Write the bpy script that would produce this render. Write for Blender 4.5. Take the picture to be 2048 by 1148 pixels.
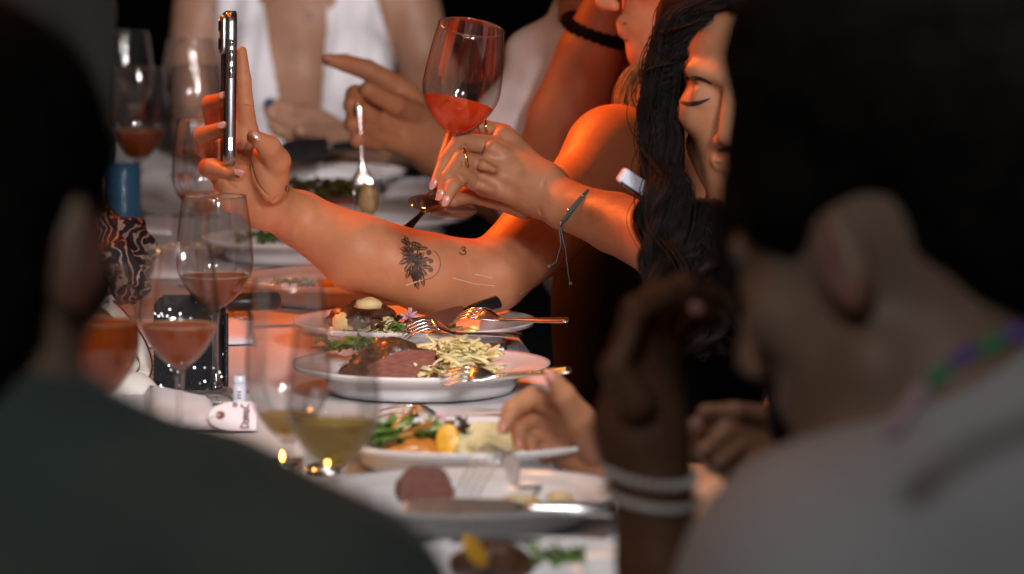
import bpy, bmesh, math, random
import numpy as np
from mathutils import Vector, Matrix, noise
from mathutils.bvhtree import BVHTree
random.seed(7); noise.seed_set(11)
for o in list(bpy.data.objects): bpy.data.objects.remove(o)
SC = bpy.context.scene
COL = SC.collection

# ---------------------------------------------------------------- camera
F = 11000.0                      # focal length in pixels of the 2048 px wide photograph
TH = math.atan(1214/11000.0)     # downward pitch
CAMZ = 1.49
TZ = 0.75                        # top of the tablecloth
CAM = Vector((0, 0, CAMZ))
RI = Vector((1, 0, 0)); UP = Vector((0, math.sin(TH), math.cos(TH))); FW = Vector((0, math.cos(TH), -math.sin(TH)))
cd = bpy.data.cameras.new('camera'); cam = bpy.data.objects.new('camera', cd); COL.objects.link(cam)
cam.location = CAM; cam.rotation_euler = (math.pi/2-TH, 0, 0)
cd.sensor_width = 36; cd.lens = 36*F/2048; cd.clip_start = .05; cd.clip_end = 200
cd.dof.use_dof = True; cd.dof.focus_distance = 6.05; cd.dof.aperture_fstop = 5.8
SC.camera = cam
# ---------------------------------------------------------------- world: night
W = bpy.data.worlds.new('World'); SC.world = W; W.use_nodes = True
nt = W.node_tree; bg = nt.nodes['Background']
bg.inputs[0].default_value = (.55, .6, .7, 1); bg.inputs[1].default_value = .004
# ---------------------------------------------------------------- lamps round the table, with added fill lights
def lamp(name, loc, target, power, col, ang=60, blend=.6, rad=.05):
    l = bpy.data.lights.new(name, 'SPOT'); o = bpy.data.objects.new(name, l); COL.objects.link(o)
    o.location = loc; d = Vector(target)-Vector(loc); o.rotation_euler = d.to_track_quat('-Z', 'Y').to_euler()
    l.energy = power; l.color = col; l.spot_size = math.radians(ang); l.spot_blend = blend; l.shadow_soft_size = rad
    return o
WHITE = (1, .93, .93)
for i, (x, y, z) in enumerate([(.72, 2.15, 1.95), (.98, 2.25, 2.15), (1.12, 2.2, 2.6)]):
    lamp('white_spotlight', (x, y, z), (-.06, 6.3, .9), 150, WHITE, 27, .65, .13)
for z in (1.75, 2.05, 2.4): lamp('amber_spotlight', (-1.55, 4.75+.2*z, z), (-.05, 5.2, .85), 17, (1, .40, .09), 30, .6, .10)
lamp('white_spotlight', (-.3, 3.95, 2.7), (.02, 5.05, .75), 85, (.95, .97, 1), 46, .7, .12)
lamp('white_spotlight', (.75, 4.4, 2.9), (-.28, 8.6, 1.1), 420, WHITE, 19, .6, .15)  # unseen spot added to brighten the white dress
for i, (x, y, z) in enumerate([(-2.7, 7.9, 3.5), (-2.35, 8.2, 3.7)]):
    lamp('orange_spotlight', (x, y, z), (.30, 6.15, .95), 840, (1, .165, .02), 21, .9, .14)
for i in range(6):               # string of small warm bulbs over the table, out of the picture
    l = bpy.data.lights.new('warm_bulb', 'POINT'); o = bpy.data.objects.new('warm_bulb', l); COL.objects.link(o)
    o.location = (-.9+.12*i, 3.2+.75*i, 2.5-.06*math.sin(i*1.3)); l.energy = 4; l.color = (1, .36, .08); l.shadow_soft_size = .05
la = bpy.data.lights.new('dim_terrace_lamp', 'AREA'); lo = bpy.data.objects.new('dim_terrace_lamp', la); COL.objects.link(lo)  # unseen soft fill, added to lift the two men in front
la.shape = 'DISK'; la.size = .9; la.energy = 38; la.color = (.97, 1, 1); lo.location = (-.5, -.6, 3.3)
lo.rotation_euler = (Vector((.1, 4, 1))-lo.location).to_track_quat('-Z', 'Y').to_euler()
SC.view_settings.view_transform = 'Standard'; SC.view_settings.look = 'None'
SC.view_settings.exposure = 0; SC.view_settings.gamma = 1; SC.view_settings.use_curve_mapping = False
cy = SC.cycles
cy.use_denoising = True; cy.max_bounces = 10; cy.transparent_max_bounces = 24; cy.transmission_bounces = 10
cy.caustics_reflective = False; cy.caustics_refractive = False; cy.sample_clamp_indirect = 4

# ---------------------------------------------------------------- coordinates
ZO = 0
def P(px, py, d):
    d = d+ZO; return CAM + RI*((px-1024)/F*d) - UP*((py-574)/F*d) + FW*d
def ppm(d): return F/d
def Tb(px, py, z=TZ):
    v = RI*((px-1024)/F) - UP*((py-574)/F) + FW
    return CAM + v*((z-CAMZ)/v.z)
def dep(p): return (Vector(p)-CAM).dot(FW)
def proj(p):
    v = Vector(p)-CAM; d = v.dot(FW)
    return 1024+v.dot(RI)/d*F, 574-v.dot(UP)/d*F
TOCAM = -FW

# ---------------------------------------------------------------- scene helpers
def tag(o, label=None, cat=None, group=None, kind=None):
    if label: o['label'] = label
    if cat: o['category'] = cat
    if group: o['group'] = group
    if kind: o['kind'] = kind
    return o
def thing(name, label, cat, loc=(0, 0, 0), group=None, rot=None):
    o = bpy.data.objects.new(name, None); COL.objects.link(o); o.location = loc; o.empty_display_size = .05
    if rot is not None: o.rotation_mode = 'QUATERNION'; o.rotation_quaternion = rot
    return tag(o, label, cat, group)
def link(name, me, parent=None):
    o = bpy.data.objects.new(name, me); COL.objects.link(o)
    if parent is not None:
        o.parent = parent
    return o
def mesh_obj(name, verts, faces, mat, parent=None, smooth=True, world=True):
    """verts in world space when world=True and the parent sits somewhere"""
    me = bpy.data.meshes.new(name)
    if parent is not None and world:
        inv = wm(parent).inverted()
        verts = np.asarray(verts, dtype=float).reshape(-1, 3)
        M = np.array(inv); verts = verts@M[:3, :3].T+M[:3, 3]
    me.from_pydata([tuple(v) for v in verts], [], [tuple(int(i) for i in f) for f in faces])
    if mat: me.materials.append(mat)
    if smooth: me.polygons.foreach_set('use_smooth', [True]*len(me.polygons))
    me.update()
    return link(name, me, parent)
def wm(o):
    m = o.matrix_basis.copy()
    return wm(o.parent)@m if o.parent else m
def copy_tree(o, parent=None):
    c = o.copy(); COL.objects.link(c); c.parent = parent
    for ch in list(o.children):
        copy_tree(ch, c)
    return c

class MB:
    """collects verts and faces"""
    def __init__(s): s.v = []; s.f = []
    def add(s, v, f):
        n = len(s.v); s.v += [tuple(x) for x in v]; s.f += [tuple(i+n for i in q) for q in f]
    def box(s, c, sx, sy, sz, R=None):
        R = R or Matrix.Identity(3); c = Vector(c)
        v = [c+R@Vector((x*sx/2, y*sy/2, z*sz/2)) for x in (-1, 1) for y in (-1, 1) for z in (-1, 1)]
        s.add(v, [(0, 1, 3, 2), (4, 6, 7, 5), (0, 4, 5, 1), (2, 3, 7, 6), (0, 2, 6, 4), (1, 5, 7, 3)])
    def tube(s, pts, rad, n=8, flat=1.0, caps=True, nrm=None, closed=False):
        pts = [Vector(p) for p in pts]; m = len(pts)
        if not hasattr(rad, '__len__'): rad = [rad]*m
        prev = None; rings = []
        for i, p in enumerate(pts):
            t = (pts[(i+1) % m]-pts[i-1]) if closed else (pts[min(i+1, m-1)]-pts[max(i-1, 0)])
            if t.length < 1e-9: t = Vector((0, 0, 1))
            t.normalize()
            if prev is None:
                a = Vector(nrm) if nrm is not None else (Vector((0, 0, 1)) if abs(t.z) < .9 else Vector((1, 0, 0)))
            else: a = prev
            a = a-t*a.dot(t)
            if a.length < 1e-6: a = t.orthogonal()
            a.normalize(); b = t.cross(a); prev = a
            rings.append([p+a*(math.cos(2*math.pi*k/n)*rad[i]*flat)+b*(math.sin(2*math.pi*k/n)*rad[i]) for k in range(n)])
        v = [q for r in rings for q in r]; f = []
        for i in range(m if closed else m-1):
            j = (i+1) % m
            for k in range(n): f.append((i*n+k, i*n+(k+1) % n, j*n+(k+1) % n, j*n+k))
        if caps and not closed:
            f.append(tuple(range(n))[::-1]); f.append(tuple((m-1)*n+k for k in range(n)))
        s.add(v, f)
    def lathe(s, prof, n=32, M=None, close=False):
        v = []; f = []; m = len(prof)
        for r, z in prof:
            for k in range(n):
                a = 2*math.pi*k/n; q = Vector((r*math.cos(a), r*math.sin(a), z)); v.append(M@q if M else q)
        for i in range(m if close else m-1):
            j = (i+1) % m
            for k in range(n): f.append((i*n+k, i*n+(k+1) % n, j*n+(k+1) % n, j*n+k))
        s.add(v, f)
    def ell(s, c, R, rx, ry, rz, nu=10, nv=7):
        c = Vector(c); v = []; f = []
        for i in range(nv+1):
            th = math.pi*i/nv
            for k in range(nu):
                a = 2*math.pi*k/nu
                v.append(c+R@Vector((rx*math.sin(th)*math.cos(a), ry*math.sin(th)*math.sin(a), rz*math.cos(th))))
        for i in range(nv):
            for k in range(nu): f.append((i*nu+k, (i+1)*nu+k, (i+1)*nu+(k+1) % nu, i*nu+(k+1) % nu))
        s.add(v, f)
    def build(s, name, mat, parent=None, smooth=True, world=True):
        return mesh_obj(name, s.v, s.f, mat, parent, smooth, world)
def frame(x, z):
    """rotation with local x along x and local z near z"""
    x = Vector(x).normalized(); z = Vector(z); z = (z-x*z.dot(x)).normalized(); y = z.cross(x)
    return Matrix((x, y, z)).transposed()
def spline(pts, n):
    """catmull-rom through tuples of any length"""
    A = np.array(pts, dtype=float); out = []
    m = len(A)
    for i in range(n):
        t = i/(n-1)*(m-1); k = min(int(t), m-2); u = t-k
        p0, p1, p2, p3 = A[max(k-1, 0)], A[k], A[k+1], A[min(k+2, m-1)]
        out.append(.5*((2*p1)+(-p0+p2)*u+(2*p0-5*p1+4*p2-p3)*u*u+(-p0+3*p1-3*p2+p3)*u**3))
    return out

# ---------------------------------------------------------------- materials
def mat(name, col, rough=.5, metal=0, trans=0, ior=1.45, var=0, vscale=30, bump=0, bscale=80, sss=0, sssr=.01, sheen=0, coat=0, col2=None, spec=.5, detail=4, stretch=None):
    m = bpy.data.materials.new(name); m.use_nodes = True; t = m.node_tree; b = t.nodes['Principled BSDF']
    b.inputs['Base Color'].default_value = (*col, 1); b.inputs['Roughness'].default_value = rough
    b.inputs['Metallic'].default_value = metal; b.inputs['Transmission Weight'].default_value = trans; b.inputs['IOR'].default_value = ior
    b.inputs['Specular IOR Level'].default_value = spec
    if sss:
        b.inputs['Subsurface Weight'].default_value = sss; b.inputs['Subsurface Radius'].default_value = (1, .35, .2); b.inputs['Subsurface Scale'].default_value = sssr
    if sheen: b.inputs['Sheen Weight'].default_value = sheen
    if coat: b.inputs['Coat Weight'].default_value = coat; b.inputs['Coat Roughness'].default_value = .1
    tc = t.nodes.new('ShaderNodeTexCoord'); vec = tc.outputs['Object']
    if stretch:
        mp = t.nodes.new('ShaderNodeMapping'); mp.inputs['Scale'].default_value = stretch; t.links.new(vec, mp.inputs[0]); vec = mp.outputs[0]
    if var or col2:
        n = t.nodes.new('ShaderNodeTexNoise'); n.inputs['Scale'].default_value = vscale; n.inputs['Detail'].default_value = detail
        t.links.new(vec, n.inputs['Vector'])
        r = t.nodes.new('ShaderNodeValToRGB'); r.color_ramp.elements[0].position = .3; r.color_ramp.elements[1].position = .7
        c2 = col2 or tuple(min(1, c*(1+var)) for c in col); c1 = col if col2 else tuple(c*(1-var) for c in col)
        r.color_ramp.elements[0].color = (*c1, 1); r.color_ramp.elements[1].color = (*c2, 1)
        t.links.new(n.outputs['Fac'], r.inputs[0]); t.links.new(r.outputs[0], b.inputs['Base Color'])
    if bump:
        n2 = t.nodes.new('ShaderNodeTexNoise'); n2.inputs['Scale'].default_value = bscale; n2.inputs['Detail'].default_value = 3
        t.links.new(vec, n2.inputs['Vector'])
        bp = t.nodes.new('ShaderNodeBump'); bp.inputs['Strength'].default_value = bump; bp.inputs['Distance'].default_value = .002
        t.links.new(n2.outputs['Fac'], bp.inputs['Height']); t.links.new(bp.outputs[0], b.inputs['Normal'])
    return m
def thin_glass(name, tint=(1, 1, 1), k=1.0, haze=.022, edge=.3):
    m = bpy.data.materials.new(name); m.use_nodes = True; t = m.node_tree; t.nodes.clear()
    o = t.nodes.new('ShaderNodeOutputMaterial'); mx = t.nodes.new('ShaderNodeMixShader'); tr = t.nodes.new('ShaderNodeBsdfTransparent'); gl = t.nodes.new('ShaderNodeBsdfGlossy')
    tr.inputs[0].default_value = (*tint, 1); gl.inputs['Roughness'].default_value = .05; gl.inputs[0].default_value = (1, 1, 1, 1)
    lw = t.nodes.new('ShaderNodeFresnel'); lw.inputs[0].default_value = 1.85
    mu = t.nodes.new('ShaderNodeMath'); mu.operation = 'MULTIPLY'; mu.inputs[1].default_value = k; mu.use_clamp = True; mn = t.nodes.new('ShaderNodeMath'); mn.operation = 'MINIMUM'; mn.inputs[1].default_value = .42
    t.links.new(lw.outputs[0], mu.inputs[0]); t.links.new(mu.outputs[0], mn.inputs[0]); t.links.new(mn.outputs[0], mx.inputs[0]); t.links.new(tr.outputs[0], mx.inputs[1]); t.links.new(gl.outputs[0], mx.inputs[2])
    # dark outline put into the tint at grazing angles, in place of refraction
    l2 = t.nodes.new('ShaderNodeLayerWeight'); l2.inputs[0].default_value = .5
    rp = t.nodes.new('ShaderNodeValToRGB'); rp.color_ramp.elements[0].color = (*tint, 1); rp.color_ramp.elements[0].position = .55
    rp.color_ramp.elements[1].color = (tint[0]*edge, tint[1]*edge*.95, tint[2]*edge*.92, 1); rp.color_ramp.elements[1].position = 1
    t.links.new(l2.outputs['Facing'], rp.inputs[0]); t.links.new(rp.outputs[0], tr.inputs[0])
    # smudgy pale haze mixed in, so the glass looks lit against the dark
    df = t.nodes.new('ShaderNodeBsdfDiffuse'); df.inputs[0].default_value = (.9, .9, .9, 1); ts = t.nodes.new('ShaderNodeBsdfTranslucent'); ts.inputs[0].default_value = (.9, .9, .9, 1); ad = t.nodes.new('ShaderNodeMixShader'); ad.inputs[0].default_value = .5
    t.links.new(df.outputs[0], ad.inputs[1]); t.links.new(ts.outputs[0], ad.inputs[2])
    tc = t.nodes.new('ShaderNodeTexCoord'); nz = t.nodes.new('ShaderNodeTexNoise'); nz.inputs['Scale'].default_value = 38; nz.inputs['Detail'].default_value = 5; t.links.new(tc.outputs['Object'], nz.inputs['Vector'])
    mr = t.nodes.new('ShaderNodeMapRange'); mr.inputs[1].default_value = .35; mr.inputs[2].default_value = .75; mr.inputs[3].default_value = .003; mr.inputs[4].default_value = haze; t.links.new(nz.outputs['Fac'], mr.inputs[0])
    m2 = t.nodes.new('ShaderNodeMixShader'); t.links.new(mr.outputs[0], m2.inputs[0]); t.links.new(mx.outputs[0], m2.inputs[1]); t.links.new(ad.outputs[0], m2.inputs[2])
    t.links.new(m2.outputs[0], o.inputs[0])
    return m
def skin(name, col, **kw):
    m = mat(name, col, rough=.44, var=.10, vscale=26, bump=.22, bscale=520, sss=.15, sssr=.005, spec=.4, detail=8, **kw)
    t = m.node_tree; b = t.nodes['Principled BSDF']; src = b.inputs['Base Color'].links[0].from_socket; tc = t.nodes.new('ShaderNodeTexCoord')
    # faint reddish blotches, small freckles and uneven shine
    n1 = t.nodes.new('ShaderNodeTexNoise'); n1.inputs['Scale'].default_value = 75; n1.inputs['Detail'].default_value = 4; t.links.new(tc.outputs['Object'], n1.inputs['Vector'])
    r1 = t.nodes.new('ShaderNodeMapRange'); r1.inputs[1].default_value = .45; r1.inputs[2].default_value = .75; r1.inputs[4].default_value = .35; t.links.new(n1.outputs['Fac'], r1.inputs[0])
    mx = t.nodes.new('ShaderNodeMixRGB'); mx.inputs[2].default_value = (col[0]*.95, col[1]*.68, col[2]*.62, 1); t.links.new(r1.outputs[0], mx.inputs[0]); t.links.new(src, mx.inputs[1])
    v = t.nodes.new('ShaderNodeTexVoronoi'); v.inputs['Scale'].default_value = 95; t.links.new(tc.outputs['Object'], v.inputs['Vector'])
    r2 = t.nodes.new('ShaderNodeMapRange'); r2.inputs[1].default_value = .10; r2.inputs[2].default_value = .02; r2.inputs[4].default_value = .4; t.links.new(v.outputs['Distance'], r2.inputs[0])
    m2 = t.nodes.new('ShaderNodeMixRGB'); m2.inputs[2].default_value = (col[0]*.5, col[1]*.4, col[2]*.35, 1); t.links.new(r2.outputs[0], m2.inputs[0]); t.links.new(mx.outputs[0], m2.inputs[1]); t.links.new(m2.outputs[0], b.inputs['Base Color'])
    r3 = t.nodes.new('ShaderNodeMapRange'); r3.inputs[3].default_value = .34; r3.inputs[4].default_value = .62; t.links.new(n1.outputs['Fac'], r3.inputs[0]); t.links.new(r3.outputs[0], b.inputs['Roughness'])
    return m
M = {}
M['skin_warm'] = skin('skin_warm', (.56, .245, .12))
M['skin_fair'] = skin('skin_fair', (.56, .275, .155))
M['skin_tan'] = skin('skin_tan', (.44, .20, .10))
M['skin_deep'] = skin('skin_deep', (.18, .085, .047))
M['nail'] = mat('nail', (.62, .27, .22), .22, coat=.5)
M['nail_blue'] = mat('nail_blue', (.02, .06, .16), .2, coat=.8)
M['nail_red'] = mat('nail_red', (.55, .04, .03), .2, coat=.8)
M['scar'] = mat('scar', (.72, .45, .33), .4)
M['ink'] = mat('ink', (.085, .05, .032), .55, var=.35, vscale=260)
t_ = M['ink'].node_tree; o_ = t_.nodes['Material Output']; mx_ = t_.nodes.new('ShaderNodeMixShader'); tr_ = t_.nodes.new('ShaderNodeBsdfTransparent'); mx_.inputs[0].default_value = .58
t_.links.new(tr_.outputs[0], mx_.inputs[1]); t_.links.new(t_.nodes['Principled BSDF'].outputs[0], mx_.inputs[2]); t_.links.new(mx_.outputs[0], o_.inputs[0])
M['gold'] = mat('gold', (.83, .55, .22), .16, 1)
M['silver'] = mat('silver', (.74, .73, .73), .24, 1, var=.1, vscale=60)
M['steel'] = mat('steel', (.66, .64, .62), .28, 1, var=.12, vscale=50)
M['black_handle'] = mat('black_handle', (.012, .011, .012), .28, var=.2)
M['hair_dark'] = mat('hair_dark', (.0055, .0035, .0028), .6, var=.5, vscale=60, bump=.3, bscale=140, stretch=(3, 3, .25), spec=.18)
M['hair_black'] = mat('hair_black', (.008, .0062, .0055), .85, var=.5, vscale=60, bump=.5, bscale=160, spec=.08)
M['hair_blonde'] = mat('hair_blonde', (.30, .17, .08), .45, var=.45, vscale=70, bump=.5, bscale=160, stretch=(3, 3, .3))
M['skin_mid'] = skin('skin_mid', (.36, .20, .13)); M['skin_dusk'] = skin('skin_dusk', (.40, .185, .095))
M['skin_red'] = skin('skin_red', (.24, .095, .065)); M['skin_pale'] = skin('skin_pale', (.32, .205, .145))
M['hair_brown'] = mat('hair_brown', (.03, .018, .012), .5, var=.4, vscale=60, bump=.4, bscale=150)
M['green_cloth'] = mat('green_cloth', (.078, .104, .094), .9, var=.12, vscale=9, bump=.25, bscale=900, sheen=.15)
M['grey_cloth'] = mat('grey_cloth', (.50, .49, .505), .92, var=.06, vscale=8, bump=.25, bscale=900, sheen=.1)
M['white_cloth'] = mat('white_cloth', (.80, .78, .82), .9, var=.04, vscale=14, bump=.15, bscale=600)
M['black_cloth'] = mat('black_cloth', (.006, .006, .007), .95, var=.3, vscale=30, bump=.2, bscale=500, spec=.15)
M['olive_cloth'] = mat('olive_cloth', (.016, .0155, .012), .95, var=.25, vscale=6, bump=.3, bscale=60)
M['porcelain'] = mat('porcelain', (.80, .80, .81), .16, coat=.35, var=.02, vscale=9)
M['glass'] = thin_glass('glass', (.985, .985, .985), .75)
M['solid_glass'] = thin_glass('solid_glass', (.97, .965, .965), .8, .05, .8)
def wine_mat(name, col, haze, clear=None):
    m = mat(name, clear or col, .04, trans=1, ior=1.34); t = m.node_tree; b = t.nodes['Principled BSDF']; o = t.nodes['Material Output']
    tr = t.nodes.new('ShaderNodeBsdfTranslucent'); df = t.nodes.new('ShaderNodeBsdfDiffuse'); m1 = t.nodes.new('ShaderNodeMixShader'); m2 = t.nodes.new('ShaderNodeMixShader')
    tr.inputs[0].default_value = (*col, 1); df.inputs[0].default_value = (*col, 1); m1.inputs[0].default_value = .45; m2.inputs[0].default_value = haze
    t.links.new(tr.outputs[0], m1.inputs[1]); t.links.new(df.outputs[0], m1.inputs[2]); t.links.new(b.outputs[0], m2.inputs[1]); t.links.new(m1.outputs[0], m2.inputs[2]); t.links.new(m2.outputs[0], o.inputs[0]); return m
M['orange_wine'] = wine_mat('orange_wine', (.62, .125, .0), .68, (.55, .11, .0))
M['bright_wine'] = wine_mat('bright_wine', (.86, .16, .008), .75, (.9, .25, .02))  # orange wine brightened in its colour, as if lit from behind
M['amber_wine'] = wine_mat('amber_wine', (.72, .28, .06), .55, (.85, .4, .1))
M['white_wine'] = wine_mat('white_wine', (.92, .66, .08), .52, (.92, .75, .22))
M['red_wine'] = mat('red_wine', (.12, .012, .01), .05, trans=.6, ior=1.34)
M['foam'] = mat('foam', (.62, .36, .2), .5, trans=.4)
M['meat_out'] = mat('meat_out', (.045, .022, .013), .35, col2=(.14, .065, .033), vscale=90, bump=.9, bscale=180, coat=.3)
M['meat_in'] = mat('meat_in', (.19, .065, .048), .38, col2=(.31, .12, .085), vscale=110, bump=.5, bscale=260, coat=.2, stretch=(1, 1, 3))
M['cabbage'] = mat('cabbage', (.66, .57, .24), .3, col2=(.82, .76, .46), vscale=45, sss=.2, sssr=.004, bump=.2, bscale=160)
M['potato'] = mat('potato', (.70, .50, .22), .4, col2=(.80, .64, .34), vscale=50, sss=.15, sssr=.004, bump=.3, bscale=150)
M['mash'] = mat('mash', (.68, .60, .30), .5, col2=(.80, .73, .45), vscale=90, bump=.9, bscale=130, sss=.15, sssr=.004)
M['leaf'] = mat('leaf', (.06, .15, .025), .4, col2=(.16, .28, .06), vscale=40, bump=.2, bscale=120)
M['leaf_dark'] = mat('leaf_dark', (.035, .016, .02), .4, col2=(.07, .045, .03), vscale=50)
M['stem_green'] = mat('stem_green', (.42, .50, .26), .35, var=.2)
M['orange_slice'] = mat('orange_slice', (.62, .30, .02), .3, col2=(.72, .42, .05), vscale=120, bump=.5, bscale=300, sss=.2, sssr=.004, coat=.4)
M['sauce'] = mat('sauce', (.45, .17, .03), .2, var=.2, vscale=80, coat=.5)
M['petal'] = mat('petal', (.66, .33, .48), .5, col2=(.82, .60, .70), vscale=160, sss=.2, sssr=.002)
M['bone'] = mat('bone', (.5, .36, .16), .4, col2=(.30, .18, .08), vscale=80, bump=.4, bscale=200)
M['black_phone'] = mat('black_phone', (.02, .02, .022), .08, coat=.6)
M['phone_steel'] = mat('phone_steel', (.55, .56, .58), .34, 1)
M['phone_case'] = thin_glass('phone_case', (.8, .78, .78), 1.3)
M['phone_back'] = mat('phone_back', (.10, .085, .085), .15, coat=.5)
M['screen'] = mat('screen', (.01, .01, .012), .06, coat=.5)
M['teal_thread'] = mat('teal_thread', (.07, .12, .12), .7, bump=.4, bscale=900)
M['pearl'] = mat('pearl', (.88, .86, .84), .18, coat=.6)
M['white_plastic'] = mat('white_plastic', (.62, .66, .76), .3, coat=.3)
M['lilac'] = mat('lilac', (.16, .10, .38), .4); M['bead_green'] = mat('bead_green', (.05, .30, .12), .4); M['bead_pink'] = mat('bead_pink', (.55, .36, .42), .4)
M['white_leather'] = mat('white_leather', (.66, .62, .56), .4, bump=.4, bscale=500)
M['brown_edge'] = mat('brown_edge', (.09, .035, .025), .5)
M['paper'] = mat('paper', (.74, .68, .72), .8, var=.03, vscale=20)
M['brown_ink'] = mat('brown_ink', (.20, .10, .09), .6)
M['kraft'] = mat('kraft', (.22, .09, .04), .7)
M['black_leather'] = mat('black_leather', (.012, .012, .013), .3, bump=.3, bscale=300)
M['ground'] = mat('ground', (.03, .028, .026), .9, var=.4, vscale=4, bump=.5, bscale=30)
M['wood'] = mat('wood', (.10, .055, .03), .5, var=.3, vscale=20, stretch=(1, 8, 1))
M['pink_cloth'] = mat('pink_cloth', (.55, .22, .2), .8, col2=(.75, .6, .58), vscale=60)
M['eye_white'] = mat('eye_white', (.34, .30, .28), .1, coat=1); M['iris'] = mat('iris', (.03, .015, .01), .1, coat=1)
M['lip'] = mat('lip', (.36, .13, .11), .35)
M['brow'] = mat('brow', (.02, .012, .01), .6)
# ---------------------------------------------------------------- signed-distance modelling of bodies and cloth
def smin(a, b, k):
    h = np.maximum(k-np.abs(a-b), 0)/k
    return np.minimum(a, b)-h*h*k*.25
def cone(a, b, ra, rb, k=.006, flat=None, op=1):   # flat = (unit vector, factor<1 squeezes along it)
    return dict(t='c', a=np.array(a, float), b=np.array(b, float), ra=ra, rb=rb, k=k, flat=flat, op=op)
def ball(c, r, k=.006, op=1): return cone(c, np.array(c)+np.array((0, 0, 1e-5)), r, r, k, None, op)
def elli(c, R, rad, k=.01, op=1):
    return dict(t='e', c=np.array(c, float), R=np.array(R, float), rad=np.array(rad, float), k=k, op=op)
def pc(a, b, k=.006, flat=None, op=1):             # ends as (px, py, depth, radius px)
    return cone(P(*a[:3]), P(*b[:3]), a[3]*a[2]/F, b[3]*b[2]/F, k, flat, op)
def pchain(pts, k=.006, flat=None): return [pc(pts[i], pts[i+1], k*.3, flat) for i in range(len(pts)-1)]
def pe(c, rx, ry, rd, k=.01, ang=0, op=1):         # ellipsoid by px, radii in px (depth too), rotated in the picture plane
    ca, sa = math.cos(ang), math.sin(ang)
    X = RI*ca-UP*sa; Y = RI*sa+UP*ca
    R = np.array([X, Y, FW]).T; s = c[2]/F
    return elli(P(*c[:3]), R, (rx*s, ry*s, rd*s), k, op)
def bounds(p, g=0):
    if p['t'] == 'c':
        r = max(p['ra'], p['rb'])+g
        if p['flat']: r *= max(1, p['flat'][1])
        return np.minimum(p['a'], p['b'])-r, np.maximum(p['a'], p['b'])+r
    e = np.sqrt(((p['R']*(p['rad']+g))**2).sum(1)); return p['c']-e, p['c']+e
def ev(p, X, Y, Z, g=0):
    if p['t'] == 'c':
        a = p['a']; ab = p['b']-a; px, py, pz = X-a[0], Y-a[1], Z-a[2]
        L = max(ab.dot(ab), 1e-12); fl = 1.0
        t = np.clip((px*ab[0]+py*ab[1]+pz*ab[2])/L, 0, 1)
        qx, qy, qz = px-t*ab[0], py-t*ab[1], pz-t*ab[2]
        if p['flat']:
            n, fl = p['flat']; dn = qx*n[0]+qy*n[1]+qz*n[2]; s = (1/fl-1)*dn
            qx, qy, qz = qx+n[0]*s, qy+n[1]*s, qz+n[2]*s
        d = np.sqrt(qx*qx+qy*qy+qz*qz)-(p['ra']+t*(p['rb']-p['ra']))-g
        return d*(fl if fl < 1 else 1)
    c = p['c']; R = p['R']; px, py, pz = X-c[0], Y-c[1], Z-c[2]
    u = [(px*R[0, i]+py*R[1, i]+pz*R[2, i])/(p['rad'][i]+g) for i in range(3)]
    k0 = np.sqrt(u[0]**2+u[1]**2+u[2]**2); k1 = np.sqrt(sum((u[i]/(p['rad'][i]+g))**2 for i in range(3)))
    return k0*(k0-1)/np.maximum(k1, 1e-9)
def field(prims, lo, hi, h, g=0):
    n = np.ceil((hi-lo)/h).astype(int)+1
    ax = [(lo[i]+h*np.arange(n[i])).astype(np.float32) for i in range(3)]
    f = np.full(n, 9.0, np.float32)
    for p in sorted(prims, key=lambda q: -q['op']):
        b0, b1 = bounds(p, g); m = 2.5*p['k']+3*h
        i0 = np.clip(np.floor((b0-m-lo)/h).astype(int), 0, n); i1 = np.clip(np.ceil((b1+m-lo)/h).astype(int)+1, 0, n)
        if (i1 <= i0).any(): continue
        sl = tuple(slice(i0[i], i1[i]) for i in range(3))
        X = ax[0][sl[0]][:, None, None]; Y = ax[1][sl[1]][None, :, None]; Z = ax[2][sl[2]][None, None, :]
        d = ev(p, X, Y, Z, g if p['op'] > 0 else -g)
        f[sl] = smin(f[sl], d, p['k']) if p['op'] > 0 else -smin(-f[sl], d, p['k'])
    return f, ax
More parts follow.
